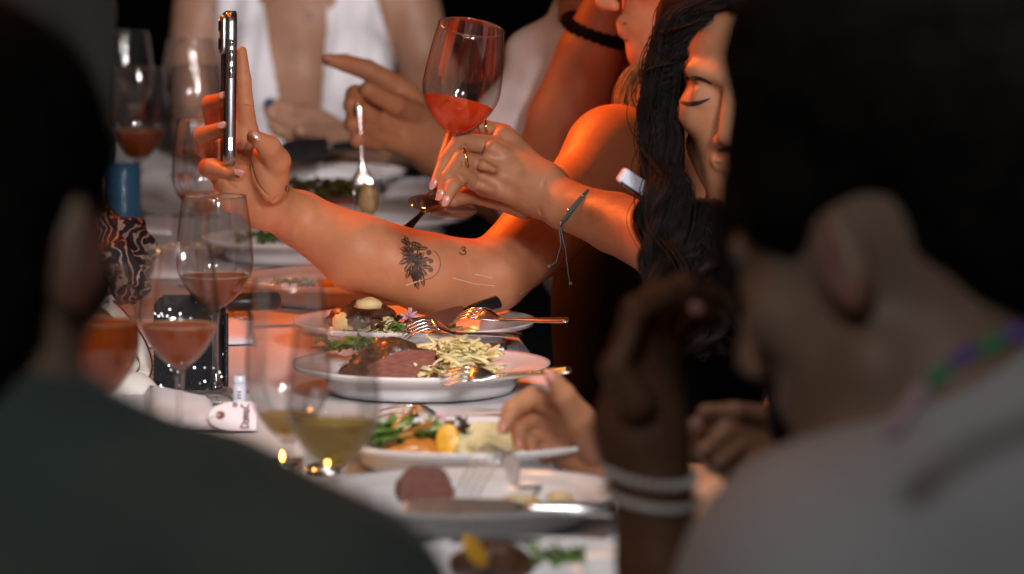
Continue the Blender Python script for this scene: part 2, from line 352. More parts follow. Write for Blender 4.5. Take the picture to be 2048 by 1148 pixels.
def nets(f, lo, h, skip=None):
    s = f < 0; n = f.shape
    cnt = np.zeros((n[0]-1, n[1]-1, n[2]-1), np.uint8)
    offs = [(a, b, c) for a in (0, 1) for b in (0, 1) for c in (0, 1)]
    for a, b, c in offs: cnt += s[a:n[0]-1+a, b:n[1]-1+b, c:n[2]-1+c]
    ci = np.argwhere((cnt > 0) & (cnt < 8))
    if len(ci) == 0: return np.zeros((0, 3)), np.zeros((0, 4), int)
    idx = np.full(cnt.shape, -1, np.int32); idx[ci[:, 0], ci[:, 1], ci[:, 2]] = np.arange(len(ci))
    cv = {o: f[ci[:, 0]+o[0], ci[:, 1]+o[1], ci[:, 2]+o[2]] for o in offs}
    acc = np.zeros((len(ci), 3)); w = np.zeros(len(ci))
    for o in offs:
        for axn in range(3):
            if o[axn] == 0:
                o2 = list(o); o2[axn] = 1; o2 = tuple(o2)
                a, b = cv[o], cv[o2]; m = (a < 0) != (b < 0)
                t = np.where(m, a/np.where(m, a-b, 1), 0)
                pos = np.tile(np.array(o, float), (len(ci), 1)); pos[:, axn] += t
                acc += pos*m[:, None]; w += m
    V = lo+h*(ci+acc/np.maximum(w, 1)[:, None])
    Q = []
    for axn in range(3):
        sl0 = [slice(None)]*3; sl1 = [slice(None)]*3; sl0[axn] = slice(0, -1); sl1[axn] = slice(1, None)
        e = np.argwhere(s[tuple(sl0)] != s[tuple(sl1)])
        u, v = [(1, 2), (2, 0), (0, 1)][axn]
        e = e[(e[:, u] > 0) & (e[:, v] > 0) & (e[:, u] < n[u]-1) & (e[:, v] < n[v]-1)]
        def cell(du, dv):
            c = e.copy(); c[:, u] -= du; c[:, v] -= dv
            return idx[c[:, 0], c[:, 1], c[:, 2]]
        q = np.stack([cell(1, 1), cell(0, 1), cell(0, 0), cell(1, 0)], 1)
        ins = s[e[:, 0], e[:, 1], e[:, 2]]
        q[~ins] = q[~ins][:, ::-1]
        Q.append(q)
    Q = np.concatenate(Q)
    Q = Q[(Q >= 0).all(1)]
    return V, Q
def lap(V, Q, it=2, lam=.5):
    E = np.sort(np.concatenate([Q[:, [0, 1]], Q[:, [1, 2]], Q[:, [2, 3]], Q[:, [3, 0]]]), 1); key = E[:, 0].astype(np.int64)*(len(V)+1)+E[:, 1]
    u_, n_ = np.unique(key, return_counts=True); bd = np.zeros(len(V), bool); ob = u_[n_ == 1]; bd[ob//(len(V)+1)] = True; bd[ob % (len(V)+1)] = True
    for _ in range(it):
        S = np.zeros_like(V); C = np.zeros(len(V))
        for i in range(4):
            a, b = Q[:, i], Q[:, (i+1) % 4]
            for k in range(3):
                S[:, k] += np.bincount(a, V[b, k], len(V))+np.bincount(b, V[a, k], len(V))
            C += np.bincount(a, minlength=len(V))+np.bincount(b, minlength=len(V))
        ok = (C > 0) & ~bd; A = V.copy(); A[ok] = S[ok]/C[ok, None]
        V = V+lam*(A-V)
    return V
def sdf(prims, h=.003, fine=(), g=0, post=None, smooth=2):
    """iso-surface of all prims at step h; boxes in fine = [(lo, hi, step)] are extracted finer"""
    bs = [bounds(p, g) for p in prims if p['op'] > 0]
    lo = np.min([b[0] for b in bs], 0)-4*h; hi = np.max([b[1] for b in bs], 0)+4*h
    f, ax = field(prims, lo, hi, h, g)
    if post: f = post(f, ax)
    V, Q = nets(f, lo, h); V = lap(V, Q, smooth)
    out = [(V, Q)]
    for (l, u, hh) in fine:
        l = np.array(l); u = np.array(u)
        C = V[Q].mean(1); inn = ((C > l+1.6*h) & (C < u-1.6*h)).all(1); Q = Q[~inn]
        used = np.unique(Q); mp = np.full(len(V), -1); mp[used] = np.arange(len(used)); V = V[used]; Q = mp[Q]
        f2, _ = field(prims, l, u, hh, g); v2, q2 = nets(f2, l, hh); v2 = lap(v2, q2, 2)
        Q = np.concatenate([Q, q2+len(V)]); V = np.concatenate([V, v2])
    return V, Q
def box_px(x0, y0, x1, y1, d0, d1, step):
    c = np.array([P(x, y, d) for x in (x0, x1) for y in (y0, y1) for d in (d0, d1)])
    return (c.min(0), c.max(0), step)
def bvh(V, Q): return BVHTree.FromPolygons([tuple(v) for v in V], [tuple(int(i) for i in q) for q in Q])
def on_surface(tree, px, py, off=.0006):
    d = (P(px, py, 1.0)-CAM).normalized(); h, n, i, _ = tree.ray_cast(CAM, d)
    return None if h is None else h-d*off
def decal(tree, polys, name, mt, parent, off=.0005):
    """thin ink or make-up shapes laid on a body's surface; polys in px, each convex-ish strip [(x,y),...]"""
    v = []; f = []
    for poly in polys:
        n = len(poly); cx = sum(p[0] for p in poly)/n; cy_ = sum(p[1] for p in poly)/n
        pts = [on_surface(tree, x, y, off) for x, y in poly]; c = on_surface(tree, cx, cy_, off)
        if c is None or any(p is None for p in pts): continue
        if max((p-c).length for p in pts) > .05: continue
        b = len(v); v += pts+[c]
        f += [(b+i, b+(i+1) % n, b+n) for i in range(n)]
    if v: return mesh_obj(name, v, f, mt, parent)
def stroke_poly(pts, w):
    out = []
    for i in range(len(pts)-1):
        (x0, y0), (x1, y1) = pts[i], pts[i+1]; L = math.hypot(x1-x0, y1-y0) or 1; nx, ny = -(y1-y0)/L*w/2, (x1-x0)/L*w/2
        out.append([(x0+nx, y0+ny), (x1+nx, y1+ny), (x1-nx, y1-ny), (x0-nx, y0-ny)])
    return out
def nail(c, along, nrm, L, w, parent, mt=None):
    mb = MB(); R = frame(along, nrm); mb.ell(c, R, L/2, w/2, w*.16, 12, 8)
    return mb.build('fingernail', mt or M['nail'], parent)
def nails_px(specs, parent, mt=None):
    """specs: (px, py, depth, dirx, diry, length px, width px, normal tilt x, normal tilt y) in picture terms"""
    for x, y, d, ux, uy, L, w, nx, ny in specs:
        nail(P(x, y, d), RI*ux-UP*uy, TOCAM+RI*nx-UP*ny, L*d/F, w*d/F, parent, mt)
def ringband(c, axis, r, tube_r, parent, name='ring', mt=None, squash=1, n=28, beads=0):
    R = frame(Vector(axis).orthogonal(), axis); mb = MB()
    pts = [Vector(c)+R@Vector((r*math.cos(a), r*squash*math.sin(a), 0)) for a in [2*math.pi*i/n for i in range(n)]]
    if beads:
        for i in range(beads):
            a = 2*math.pi*i/beads; mb.ell(Vector(c)+R@Vector((r*math.cos(a), r*squash*math.sin(a), 0)), Matrix.Identity(3), tube_r, tube_r, tube_r, 8, 6)
    else: mb.tube(pts, tube_r, 8, closed=True)
    return mb.build(name, mt or M['gold'], parent)
def head_prims(c, fw, up, s=1.0, wide=1.0):
    fw = Vector(fw).normalized(); up = Vector(up); up = (up-fw*up.dot(fw)).normalized(); sd = up.cross(fw)
    c = Vector(c)
    def q(f, u, l): return c+(fw*f+up*u+sd*(l*wide))*s
    R = np.array([sd, fw, up]).T
    pr = [elli(q(-.012, .035, 0), R, (.073*wide*s, .094*s, .086*s), .02), elli(q(.03, -.03, 0), R, (.058*wide*s, .058*s, .088*s), .02)]
    for l in (-1, 1):
        pr += [cone(q(.0, -.065, .052*l), q(.066, -.105, .016*l), .02*s, .017*s, .02), ball(q(.056, -.018, .042*l), .024*s, .015),
               cone(q(.083, .025, .012*l), q(.068, .028, .044*l), .0105*s, .009*s, .01),
               elli(q(-.012, -.006, .073*l), R, (.010*s, .019*s, .033*s), .006), cone(q(-.02, .02, .077*l), q(-.022, -.02, .08*l), .006*s, .004*s, .005),
               ball(q(.100, .002, .032*l), .0155*s, .012, op=-1), ball(q(.0735, .001, .031*l), .0150*s, .004),
               ball(q(.104, -.040, .0115*l), .0078*s, .006)]
    pr += [cone(q(.058, -.100, 0), q(-.005, -.088, 0), .026*s, .034*s, .02), elli(q(.066, -.072, 0), R, (.034*wide*s, .028*s, .034*s), .02), ball(q(.077, -.106, 0), .018*s, .02), cone(q(.088, .018, 0), q(.113, -.033, 0), .008*s, .0115*s, .009),
           cone(q(.089, -.065, -.02), q(.097, -.062, 0), .005*s, .0065*s, .006), cone(q(.089, -.065, .02), q(.097, -.062, 0), .005*s, .0065*s, .006),
           cone(q(.087, -.069, -.016), q(.095, -.0735, 0), .005*s, .008*s, .006), cone(q(.087, -.069, .016), q(.095, -.0735, 0), .005*s, .008*s, .006),
           cone(q(.094, -.0672, -.021), q(.108, -.0672, 0), .0012*s, .0016*s, .003, op=-1), cone(q(.094, -.0672, .021), q(.108, -.0672, 0), .0012*s, .0016*s, .003, op=-1)]
    return pr, q
def hair_locks(name, path, locks, per, lock_r, waves, amp, mt, parent, rnd, seg=34, r0=.00042, fly=.05):
    """thin strands gathered in wavy locks that follow a path of (world point, half width)"""
    base = np.array(spline([(*p, w) for p, w in path], seg)); tt = np.linspace(0, 1, seg); S = []; Rd = []
    for _ in range(locks):
        a = rnd.uniform(0, 6.283); q = math.sqrt(rnd.random()); ph = rnd.uniform(0, 6.3); wv = waves*rnd.uniform(.8, 1.2); am = amp*rnd.uniform(.6, 1.3)
        off = np.array((math.cos(a)*q, math.sin(a)*q*.8, 0))
        wob = np.stack([np.sin(ph+wv*6.283*tt), np.cos(ph*1.3+wv*6.283*tt), .3*np.sin(2*ph+wv*5*tt)], 1)*(am*(.25+tt))[:, None]
        L = base[:, :3]+off[None]*base[:, 3:4]+wob; lr = lock_r*rnd.uniform(.7, 1.3)
        for _k in range(per):
            b = rnd.uniform(0, 6.283); s = math.sqrt(rnd.random())*lr*(2.2 if rnd.random() < fly else 1); p2 = rnd.uniform(0, 6.3)
            o = np.stack([np.cos(b+1.5*tt), np.sin(b+1.5*tt), 0*tt], 1)*(s*(1.15-.55*tt))[:, None]+np.stack([np.sin(p2+9*tt), np.cos(p2+7*tt), 0*tt], 1)*.0007
            e = int(seg*rnd.uniform(.82, 1)); S.append((L+o)[:e]); Rd.append(r0*(1-.7*tt[:e]**3))
    hc = bpy.data.hair_curves.new(name); hc.add_curves([len(s) for s in S])
    V = np.concatenate(S); Mi = np.array(wm(parent).inverted()); V = V@Mi[:3, :3].T+Mi[:3, 3]
    hc.position_data.foreach_set('vector', V.astype(np.float32).ravel())
    at_ = hc.attributes.get('radius') or hc.attributes.new('radius', 'FLOAT', 'POINT'); at_.data.foreach_set('value', np.concatenate(Rd).astype(np.float32))
    hc.materials.append(mt); return link(name, hc, parent)
def strands(mb, path, n, spread, r, waves=3, amp=.006, seg=26, ns=6, rnd=None, taper=.5):
    """n wavy locks round a path of (world point, half width) pairs"""
    rnd = rnd or random
    for _ in range(n):
        a = rnd.uniform(0, 2*math.pi); q = math.sqrt(rnd.random()); ph = rnd.uniform(0, 6.3); wv = waves*rnd.uniform(.8, 1.25); am = amp*rnd.uniform(.5, 1.4)
        jit = [rnd.uniform(.7, 1.2) for _ in range(3)]
        base = spline([(*p, w) for p, w in path], seg); pts = []; rr = []
        for i, b in enumerate(base):
            t = i/(seg-1); w = b[3]*spread
            off = Vector((math.cos(a)*q*w*jit[0], math.sin(a)*q*w*jit[1]*.8, 0))
            wob = Vector((math.sin(ph+wv*6.283*t), math.cos(ph*1.3+wv*6.283*t), .3*math.sin(2*ph+wv*5*t)))*am*(.3+t)
            pts.append(Vector(b[:3])+off+wob); rr.append(r*(1-taper*t**2)*jit[2]+.0004)
        mb.tube(pts, rr, ns)
# ---------------------------------------------------------------- ground, table, cloth
mb = MB(); mb.add([(-40, -20, 0), (40, -20, 0), (40, 80, 0), (-40, 80, 0)], [(0, 1, 2, 3)]); tag(mb.build('ground', M['ground'], None, False), kind='structure')
E0 = Tb(1042, 669); E1 = Tb(1290, 1000); ed = (E0-E1); ed.z = 0; ed.normalize()   # right edge of the table, pointing away
en = Vector((-ed.y, ed.x, 0))                                                      # towards the left side
NEAR, FAR, WID = 3.95, 9.3, .78
def edge(y): return E1+ed*((y-E1.y)/ed.y)
tb = thing('dining_table', 'long dining table hidden under the white tablecloth', 'table', (edge(6.5)+en*WID/2).xy.to_3d())
a, b = edge(NEAR+.05), edge(FAR-.05); mid = (a+b)/2+en*(WID/2); Rt = frame(ed, (0, 0, 1))
mb = MB(); mb.box((mid.x, mid.y, TZ-.03), (b-a).length, WID-.06, .03, Rt); mb.build('tabletop', M['wood'], tb, False)
for u in (.03, .35, .65, .97):
    for v in (.1, WID-.1):
        p = a+(b-a)*u+en*v; mb = MB(); mb.box((p.x, p.y, (TZ-.05)/2), .05, .05, TZ-.05, Rt); mb.build('leg', M['wood'], tb, False)
# tablecloth: grid with rounded fall at the edges
def cloth_mat():
    m = mat('tablecloth', (.68, .665, .67), .95, var=.03, vscale=7); t = m.node_tree; b_ = t.nodes['Principled BSDF']
    tc = t.nodes.new('ShaderNodeTexCoord'); w1 = t.nodes.new('ShaderNodeTexWave'); w2 = t.nodes.new('ShaderNodeTexWave')
    w1.inputs['Scale'].default_value = 160; w2.inputs['Scale'].default_value = 160; w2.bands_direction = 'Y'
    for w in (w1, w2): t.links.new(tc.outputs['Object'], w.inputs['Vector']); w.inputs['Distortion'].default_value = .6
    ad = t.nodes.new('ShaderNodeMath'); ad.operation = 'ADD'; t.links.new(w1.outputs['Fac'], ad.inputs[0]); t.links.new(w2.outputs['Fac'], ad.inputs[1])
    bp = t.nodes.new('ShaderNodeBump'); bp.inputs['Strength'].default_value = .35; bp.inputs['Distance'].default_value = .0006
    t.links.new(ad.outputs[0], bp.inputs['Height']); t.links.new(bp.outputs[0], b_.inputs['Normal']); return m
NU, prof = 260, [(-.026-.004*0, -.30), (-.022, -.20), (-.016, -.10), (-.010, -.04), (-.004, -.010), (.004, -.0015)]+[(.02+i*.04, 0) for i in range(19)]+[(WID-.004, -.0015), (WID+.004, -.01), (WID+.01, -.04), (WID+.016, -.1), (WID+.026, -.3)]
v = []; f = []
for i in range(NU):
    y = NEAR+(FAR-NEAR)*i/(NU-1); e = edge(y)
    for j, (s_, z_) in enumerate(prof):
        drop = max(0, -z_)
        fold = (math.sin(i*.33)+.6*math.sin(i*.71+1))*.018*drop/.3
        p = e+en*(s_+fold*(1 if s_ > .3 else -1)); bmp = .0012*noise.noise((p.x*5, p.y*5, 0)) if drop < .004 else 0
        v.append((p.x, p.y, TZ+z_-.0012+bmp))
k = len(prof)
for i in range(NU-1):
    for j in range(k-1): f.append((i*k+j, (i+1)*k+j, (i+1)*k+j+1, i*k+j+1))
tc_ = mesh_obj('tablecloth', v, f, cloth_mat()); tag(tc_, 'white woven tablecloth covering the long table', 'tablecloth')

# ---------------------------------------------------------------- wine glasses
GG = 'wine glasses on the table'
def bowl_r(t, R, rim, q=.42):
    if t < q: return R*max(0, 1-((q-t)/q)**1.75)**.72
    u = (t-q)/(1-q); return R+(rim-R)*(u**1.7)
def glass(label, base, s, H=.204, R=.0395, rim=.0325, stem=.085, wine=None, level=.4, rot=None, plane=None, group=GG, foot=.036, q=.42):
    g = thing('wine_glass', label, 'wine glass', base, group, rot)
    z0 = stem; hb = H-z0; n = 40
    po = [(max(bowl_r(i/26, R, rim, q), .0035 if i == 0 else 0), z0+hb*i/26) for i in range(27)]
    mb = MB(); mb.lathe(po+[(rim-.0006, H+.0004), (rim-.0012, H-.0002)], 48); bw = mb.build('bowl', M['glass'], g, world=False)
    mb = MB(); mb.tube([(rim*math.cos(a)*.992, rim*math.sin(a)*.992, H) for a in [2*math.pi*i/48 for i in range(48)]], .0010, 6, closed=True); mb.build('rim', M['solid_glass'], bw, world=False)
    mb = MB(); mb.lathe([(0, z0+.006), (.0048, z0+.0055), (.0055, z0+.001), (.0042, z0-.008), (.0034, z0-.03), (.0034, .03), (.0046, .014), (.0085, .0068)], 24); mb.build('stem', M['solid_glass'], g, world=False)
    mb = MB(); mb.lathe([(0, .0075), (.0085, .0068), (.02, .0042), (foot-.001, .0022), (foot, .0012), (foot-.001, .0002), (0, .0002)], 40); mb.build('foot', M['solid_glass'], g, world=False)
    if wine:
        bm = bmesh.new(); pr = [(0.0004, z0+.0075)]+[(max(r-.0012, .0002), z) for r, z in po if z > z0+.0085]
        n = 48; rows = [[bm.verts.new((r*math.cos(2*math.pi*k/n), r*math.sin(2*math.pi*k/n), z)) for k in range(n)] for r, z in pr]
        for a_, b_ in zip(rows[:-1], rows[1:]):
            for k in range(n): bm.faces.new((a_[k], a_[(k+1) % n], b_[(k+1) % n], b_[k]))
        bm.faces.new(rows[0][::-1])
        co = Vector((0, 0, z0+hb*level)); no = Vector(plane) if plane is not None else Vector((0, 0, 1))
        bmesh.ops.bisect_plane(bm, geom=bm.verts[:]+bm.edges[:]+bm.faces[:], plane_co=co, plane_no=no, clear_outer=True)
        be = [e for e in bm.edges if e.is_boundary]; bmesh.ops.edgenet_fill(bm, edges=be)
        bmesh.ops.recalc_face_normals(bm, faces=bm.faces[:])
        me = bpy.data.meshes.new('wine'); bm.to_mesh(me); bm.free(); me.materials.append(M[wine])
        me.polygons.foreach_set('use_smooth', [len(p.vertices) <= 4 for p in me.polygons]); link('wine', me, g)
        if plane is None:
            mb = MB(); r_ = bowl_r(level, R, rim, q)-.0022; mb.tube([(r_*math.cos(a), r_*math.sin(a), z0+hb*level+.0012) for a in [2*math.pi*i/40 for i in range(40)]], .0009, 6, closed=True)
            mb.build('foam_line', M['foam'], g, world=False)
    return g
def G(label, x, ybase, yrim, wpx, wine, yl, rimf=.82, stemf=.41, q=.42, foot=.036):
    b = Tb(x, ybase); s = ppm(dep(b)); H = (ybase-yrim)/s/.995; st = H*stemf
    lv = None
    if wine: lv = (H*(ybase-yl)/(ybase-yrim)-st)/(H-st)
    return glass(label, b, s, H, wpx/2/s, wpx/2/s*rimf, st, wine, lv or .4, q=q, foot=foot)
G('nearest sharp glass of orange wine on a slim stem, left of the black sparkling clutch', 360, 915, 494, 162, 'orange_wine', 652, .80, .415, .46)
G('tall glass of orange wine standing before the black sparkling clutch, its whole foot showing', 431, 786, 393, 155, 'orange_wine', 553, .82, .42, .42)
G('blurred empty-looking glass with pale wine at the bottom, behind the white wine glass', 577, 1015, 562, 170, 'white_wine', 830, .82, .28, .42)
G('blurred foreground glass of golden white wine, right of the green shirt', 668, 1150, 652, 186, 'white_wine', 846, .80, .42, .42)
G('glass of orange wine beside the phone hand, partly hidden by the palm', 410, 574, 240, 130, 'amber_wine', 389, .82, .41, .42)
G('glass of amber wine with white glints, left of the phone', 393, 432, 135, 116, 'amber_wine', 298, .80, .34, .45)
G('blurred glass of dark orange wine behind the blue tumbler', 277, 433, 138, 117, 'orange_wine', 262, .86, .36, .45)
G('large faint wine glass farthest left, against the dark', 248, 345, 65, 122, 'red_wine', 215, .80, .36, .45)
G('large faint empty wine glass between the far glasses and the phone', 384, 353, 82, 120, None, 0, .80, .36, .45)
G('blurred glass of orange wine tucked beside the ear of the man in green', 196, 985, 535, 172, 'orange_wine', 646, .82, .41, .42)
# held glass, tilted
Z_ = (P(945, 40, 5.98)-P(885, 414, 6.045)).normalized()
qrot = Z_.to_track_quat('Z', 'Y'); sg = ppm(6.02)
lvn = qrot.inverted()@(UP*1+RI*.22+FW*.12)
glass('tilted glass of bright orange wine held up by its stem in a ringed hand', P(885, 414, 6.045), sg, 378/sg, 79/sg, 66/sg, 150/sg, 'bright_wine', .30, qrot, lvn, group=None, foot=70/sg, q=.45)

# ---------------------------------------------------------------- plates
def plate(label, cx, cy, r=.135, hidden=False):
    """cx, cy: centre of the base on the cloth in px"""
    b = Tb(cx, cy+11); p = thing('dinner_plate', label, 'plate', b, 'white dinner plates along the table')
    pr = [(0, .0035), (r*.55, .0035), (r*.60, .0045), (r*.66, .009), (r*.72, .0165), (r*.80, .0185), (r*.97, .0225), (r, .0238), (r*1.003, .0226), (r*.985, .0195), (r*.80, .0145), (r*.735, .0125), (r*.70, .0065), (r*.665, .0008), (r*.60, .0004), (r*.57, .0022), (0, .0022)]
    pr = [(a_ if z_ > .0065 or z_ > .003 and a_ < r*.61 else a_*1.06, z_*1.32) for a_, z_ in pr]
    mb = MB(); mb.lathe(pr, 96); mb.build('dish', M['porcelain'], p, world=False)
    return b
PL0 = plate('white plate under the tattooed forearm with leaves and sauce', 700, 592)
PL1 = plate('white plate of steak and cabbage just below the elbow, knife propped on it', 829, 683)
PL2 = plate('white plate of sliced pink steak and heaped cabbage, second below the elbow', 842, 772)
PL3 = plate('white plate of green salad, orange slice and mash under the hovering hand', 931, 922)
PL4 = plate('blurred white plate of leftover meat with a fork and a long knife across it', 945, 1036)
PL5 = plate('blurred white plate cut off by the lower edge of the photo', 1062, 1188)
PL6 = plate('far plate of greens and meat below the hanging fork', 745, 462)
PL7 = plate('far plate with one green leaf beside the forearm', 585, 508, .12)
PL8 = plate('far plate in front of the woman in white', 640, 372, .125)
def on(pl, px, py, z): return Tb(px, py, TZ+z)       # a point over the table at height z seen at px, py
# ---------------------------------------------------------------- people
GUESTS = 'guests seated round the long dinner table'
def cut(planes):
    """keep the side the normals point away from; planes = (px, py, depth, nx, ny, nd) in picture axes"""
    def post(f, ax):
        X = ax[0][:, None, None]; Y = ax[1][None, :, None]; Z = ax[2][None, None, :]
        for px, py, d, nx, ny, nd in planes:
            p = P(px, py, d); n = (RI*nx-UP*ny+FW*nd).normalized()
            f = np.maximum(f, (X-p.x)*n.x+(Y-p.y)*n.y+(Z-p.z)*n.z)
        return f
    return post
def person(label, px, d):
    p = P(px, 900, d); return thing('person', label, 'person', (p.x, p.y, 0), GUESTS)
def face_parts(q, fw, up, parent, open_eyes=False, s=1.0):
    fw = Vector(fw).normalized(); up = Vector(up); up = (up-fw*up.dot(fw)).normalized(); sd = up.cross(fw)
    R = Matrix((sd, fw, up)).transposed()
    for l in (-1, 1):
        mb = MB(); mb.tube([q(.0835, .034, .014*l), q(.085, .040, .028*l), q(.072, .036, .05*l)], [.0022*s, .003*s, .0012*s], 6); mb.build('eyebrow', M['brow'], parent)
        mb = MB(); mb.tube([q(.0845, -.004, .019*l), q(.0885, -.0065, .031*l), q(.080, -.004, .044*l)], [.0008*s, .0019*s, .0009*s], 6); mb.build('eyelash', M['brow'], parent)
    mb = MB(); mb.ell(q(.0925, -.0635, 0), R, .021*s, .0072*s, .0042*s, 14, 8); mb.ell(q(.0905, -.0745, 0), R, .018*s, .0078*s, .0052*s, 14, 8)
    mb.build('lips', M['lip'], parent)

# ---- woman filming with the phone
fw8, up8 = (-.96, -.18, -.2), (-.12, 0, 1)
R8 = person('blonde woman in a black dress with a tattooed forearm, holding up a phone', 1330, 6.55)
hp, q8 = head_prims(P(1378, -92, 6.56), fw8, up8)
hand = []; creases = []
wr = (545, 412, 6.13, 47)
for m_, r_ in [((494, 262, 6.115), 23), ((464, 262, 6.12), 24), ((446, 300, 6.12), 24), ((440, 345, 6.115), 22)]:
    hand.append(pc((528, 405, 6.13, 40), (*m_, r_), .016))
hand += [pe((535, 348, 6.085), 33, 62, 40, .02, -.25), pe((470, 378, 6.105), 36, 48, 34, .02, .5)]
hand += pchain([(494, 262, 6.115, 22), (489, 208, 6.105, 18), (486, 160, 6.10, 16.5), (483, 103, 6.095, 11)], .007)        # index
hand += pchain([(464, 255, 6.12, 21), (428, 243, 6.10, 19), (420, 208, 6.06, 18), (452, 198, 6.01, 14.5)], .005)      # middle
hand += pchain([(446, 298, 6.12, 21), (410, 298, 6.10, 18), (405, 271, 6.055, 18), (450, 257, 6.005, 15)], .005)     # ring finger
hand += pchain([(440, 345, 6.115, 21), (416, 335, 6.07, 19), (424, 334, 6.02, 18), (474, 350, 5.985, 14.5)], .005)    # little finger
hand += pchain([(540, 372, 6.10, 38), (553, 322, 6.07, 28), (538, 294, 6.05, 23), (508, 274, 6.035, 15)], .011)        # thumb
for a_, b_ in [((500, 298), (503, 330)), ((503, 330), (513, 366)), ((513, 366), (536, 392)), ((446, 330), (470, 338)), ((470, 338), (498, 332)), ((452, 362), (470, 376)), ((500, 262), (486, 300)), ((520, 415), (552, 396))]:
    creases.append((a_, b_))
arm8 = pchain([wr, (600, 438, 6.16, 54), (715, 505, 6.15, 76), (860, 548, 6.17, 79), (985, 552, 6.19, 70)], .03)
arm8 += [pc((985, 552, 6.19, 70), (1080, 468, 6.22, 80), .01), pc((1080, 468, 6.22, 80), (1225, 330, 6.30, 88), .01), pe((1235, 305, 6.31), 92, 84, 90, .04, .6)]
tors8 = [pe((1345, 600, 6.58), 205, 290, 165, .06), pc((1240, 300, 6.38, 78), (1480, 320, 6.6, 78), .06), pe((1330, 400, 6.52), 150, 150, 130, .05),
         pc((1420, 30, 6.6, 82), (1410, 250, 6.6, 90), .04), pc((1480, 330, 6.64, 80), (1560, 640, 6.5, 66), .05), pe((1360, 850, 6.65), 220, 200, 200, .08)]
Vh, Qh = sdf(hand+arm8[:1], .003); th_ = bvh(Vh, Qh)
for a_, b_ in creases:
    ca_, cb_ = on_surface(th_, *a_, .0004), on_surface(th_, *b_, .0004)
    if ca_ and cb_: hand.append(cone(ca_, cb_, .0007, .0007, .0035, None, -1))
V, Q = sdf(hp+hand+arm8+tors8, .0042, [box_px(380, 70, 610, 470, 5.9, 6.24, .0011), (np.array(q8(-.02, -.135, -.08))-.03, np.array(q8(.12, -.03, .08))+.03, .002)][:1]+[box_px(600, 350, 1150, 650, 6.1, 6.5, .0022)])
body8 = mesh_obj('body', V, Q, M['skin_warm'], R8); t8 = bvh(V, Q)
face_parts(q8, fw8, up8, R8)
# flower tattoo near the elbow: leaves, buds and a thin ring
rnd = random.Random(5); T = []
def leafpoly(x, y, a, L, w): 
    ca, sa = math.cos(a), math.sin(a)
    return [(x+ca*u*L-sa*v*w, y+sa*u*L+ca*v*w) for u, v in [(0, 0), (.3, .5), (.65, .42), (1, 0), (.65, -.42), (.3, -.5)]]
for (x, y, a, L, w) in [(800, 478, .5, 26, 9), (808, 470, 1.1, 28, 9), (798, 497, .1, 30, 10), (802, 515, -.1, 34, 11), (796, 528, -.4, 34, 11), (808, 545, -.9, 30, 12), (812, 560, -1.25, 30, 9), (826, 562, -1.5, 30, 10), (838, 560, -1.6, 34, 11), (848, 576, -1.75, 38, 9),
                        (846, 492, 3.4, 30, 9), (858, 496, 3.1, 28, 8), (862, 516, 2.9, 26, 9), (866, 535, 3.2, 26, 9), (855, 552, 3.9, 26, 9), (830, 480, 1.8, 30, 10), (822, 500, 1.2, 34, 13), (838, 510, 1.6, 34, 14), (826, 530, 1.3, 36, 14), (842, 535, 1.9, 32, 13), (815, 515, .4, 30, 12), (832, 548, 1.6, 24, 12), (806, 488, .8, 30, 11), (812, 505, .7, 32, 12), (850, 505, 2.5, 30, 11), (846, 545, 2.6, 26, 11), (828, 555, 1.2, 26, 11), (818, 538, .9, 30, 12), (836, 500, 1.4, 30, 12), (828, 492, 2.2, 26, 10), (840, 522, 2.2, 28, 12), (800, 505, .2, 28, 9)]:
    ca, sa = math.cos(a), math.sin(a)
    for sg_ in (1, -1, 1):                                          # two halves with the midrib left bare
        T.append([(x+ca*u*L-sa*v*w*sg_, y+sa*u*L+ca*v*w*sg_) for u, v in [(.02, .05), (.3, .5), (.5, .46), (.65, .5), (.8, .3), (1, .03), (.6, .07)]])
for (x, y, r) in [(858, 505, 5.5), (862, 522, 5), (862, 540, 5), (848, 528, 6), (835, 497, 6), (818, 522, 6), (828, 515, 6.5), (840, 548, 5)]:
    T.append([(x+r*math.cos(k*.785), y+r*math.sin(k*.785)) for k in range(8)])
ringp = [(845+36*math.cos(a), 527+33*math.sin(a)) for a in [-.9+i*.2 for i in range(14)]]
T += stroke_poly(ringp, 1.6)
decal(t8, T, 'flower_tattoo', M['ink'], R8)
decal(t8, stroke_poly([(922, 498), (926, 493), (931, 495), (929, 500), (925, 501), (932, 502), (931, 508), (924, 509), (918, 505)], 3), 'small_tattoo', M['ink'], R8)
decal(t8, stroke_poly([(812, 571), (828, 565), (848, 559)], 3)+stroke_poly([(906, 556), (950, 568), (990, 572)], 2)+stroke_poly([(1040, 588), (1062, 577), (1082, 566)], 2)+stroke_poly([(950, 548), (985, 556)], 2), 'scar', M['scar'], R8)  # pale elbow scar lines, plus a painted highlight line by the tattoo
decal(t8, stroke_poly([(574, 371), (571, 378), (573, 383), (578, 381), (578, 374)], 3), 'small_tattoo', M['ink'], R8)
nails_px([(446, 190, 5.987, .92, -.3, 21, 15, .1, .35), (444, 250, 5.978, .93, -.25, 23, 15, .1, .45), (478, 345, 5.962, .95, .22, 24, 15, 0, .5), (513, 272, 6.008, -.55, -.75, 24, 15, .5, .15)], R8)
ringband(P(489, 210, 6.105), UP*1+RI*.12, 17.5*6.1/F, .0011, R8, beads=22)
ringband(P(409, 285, 6.08), UP*.9+FW*.55, 19*6.08/F, .0008, R8)
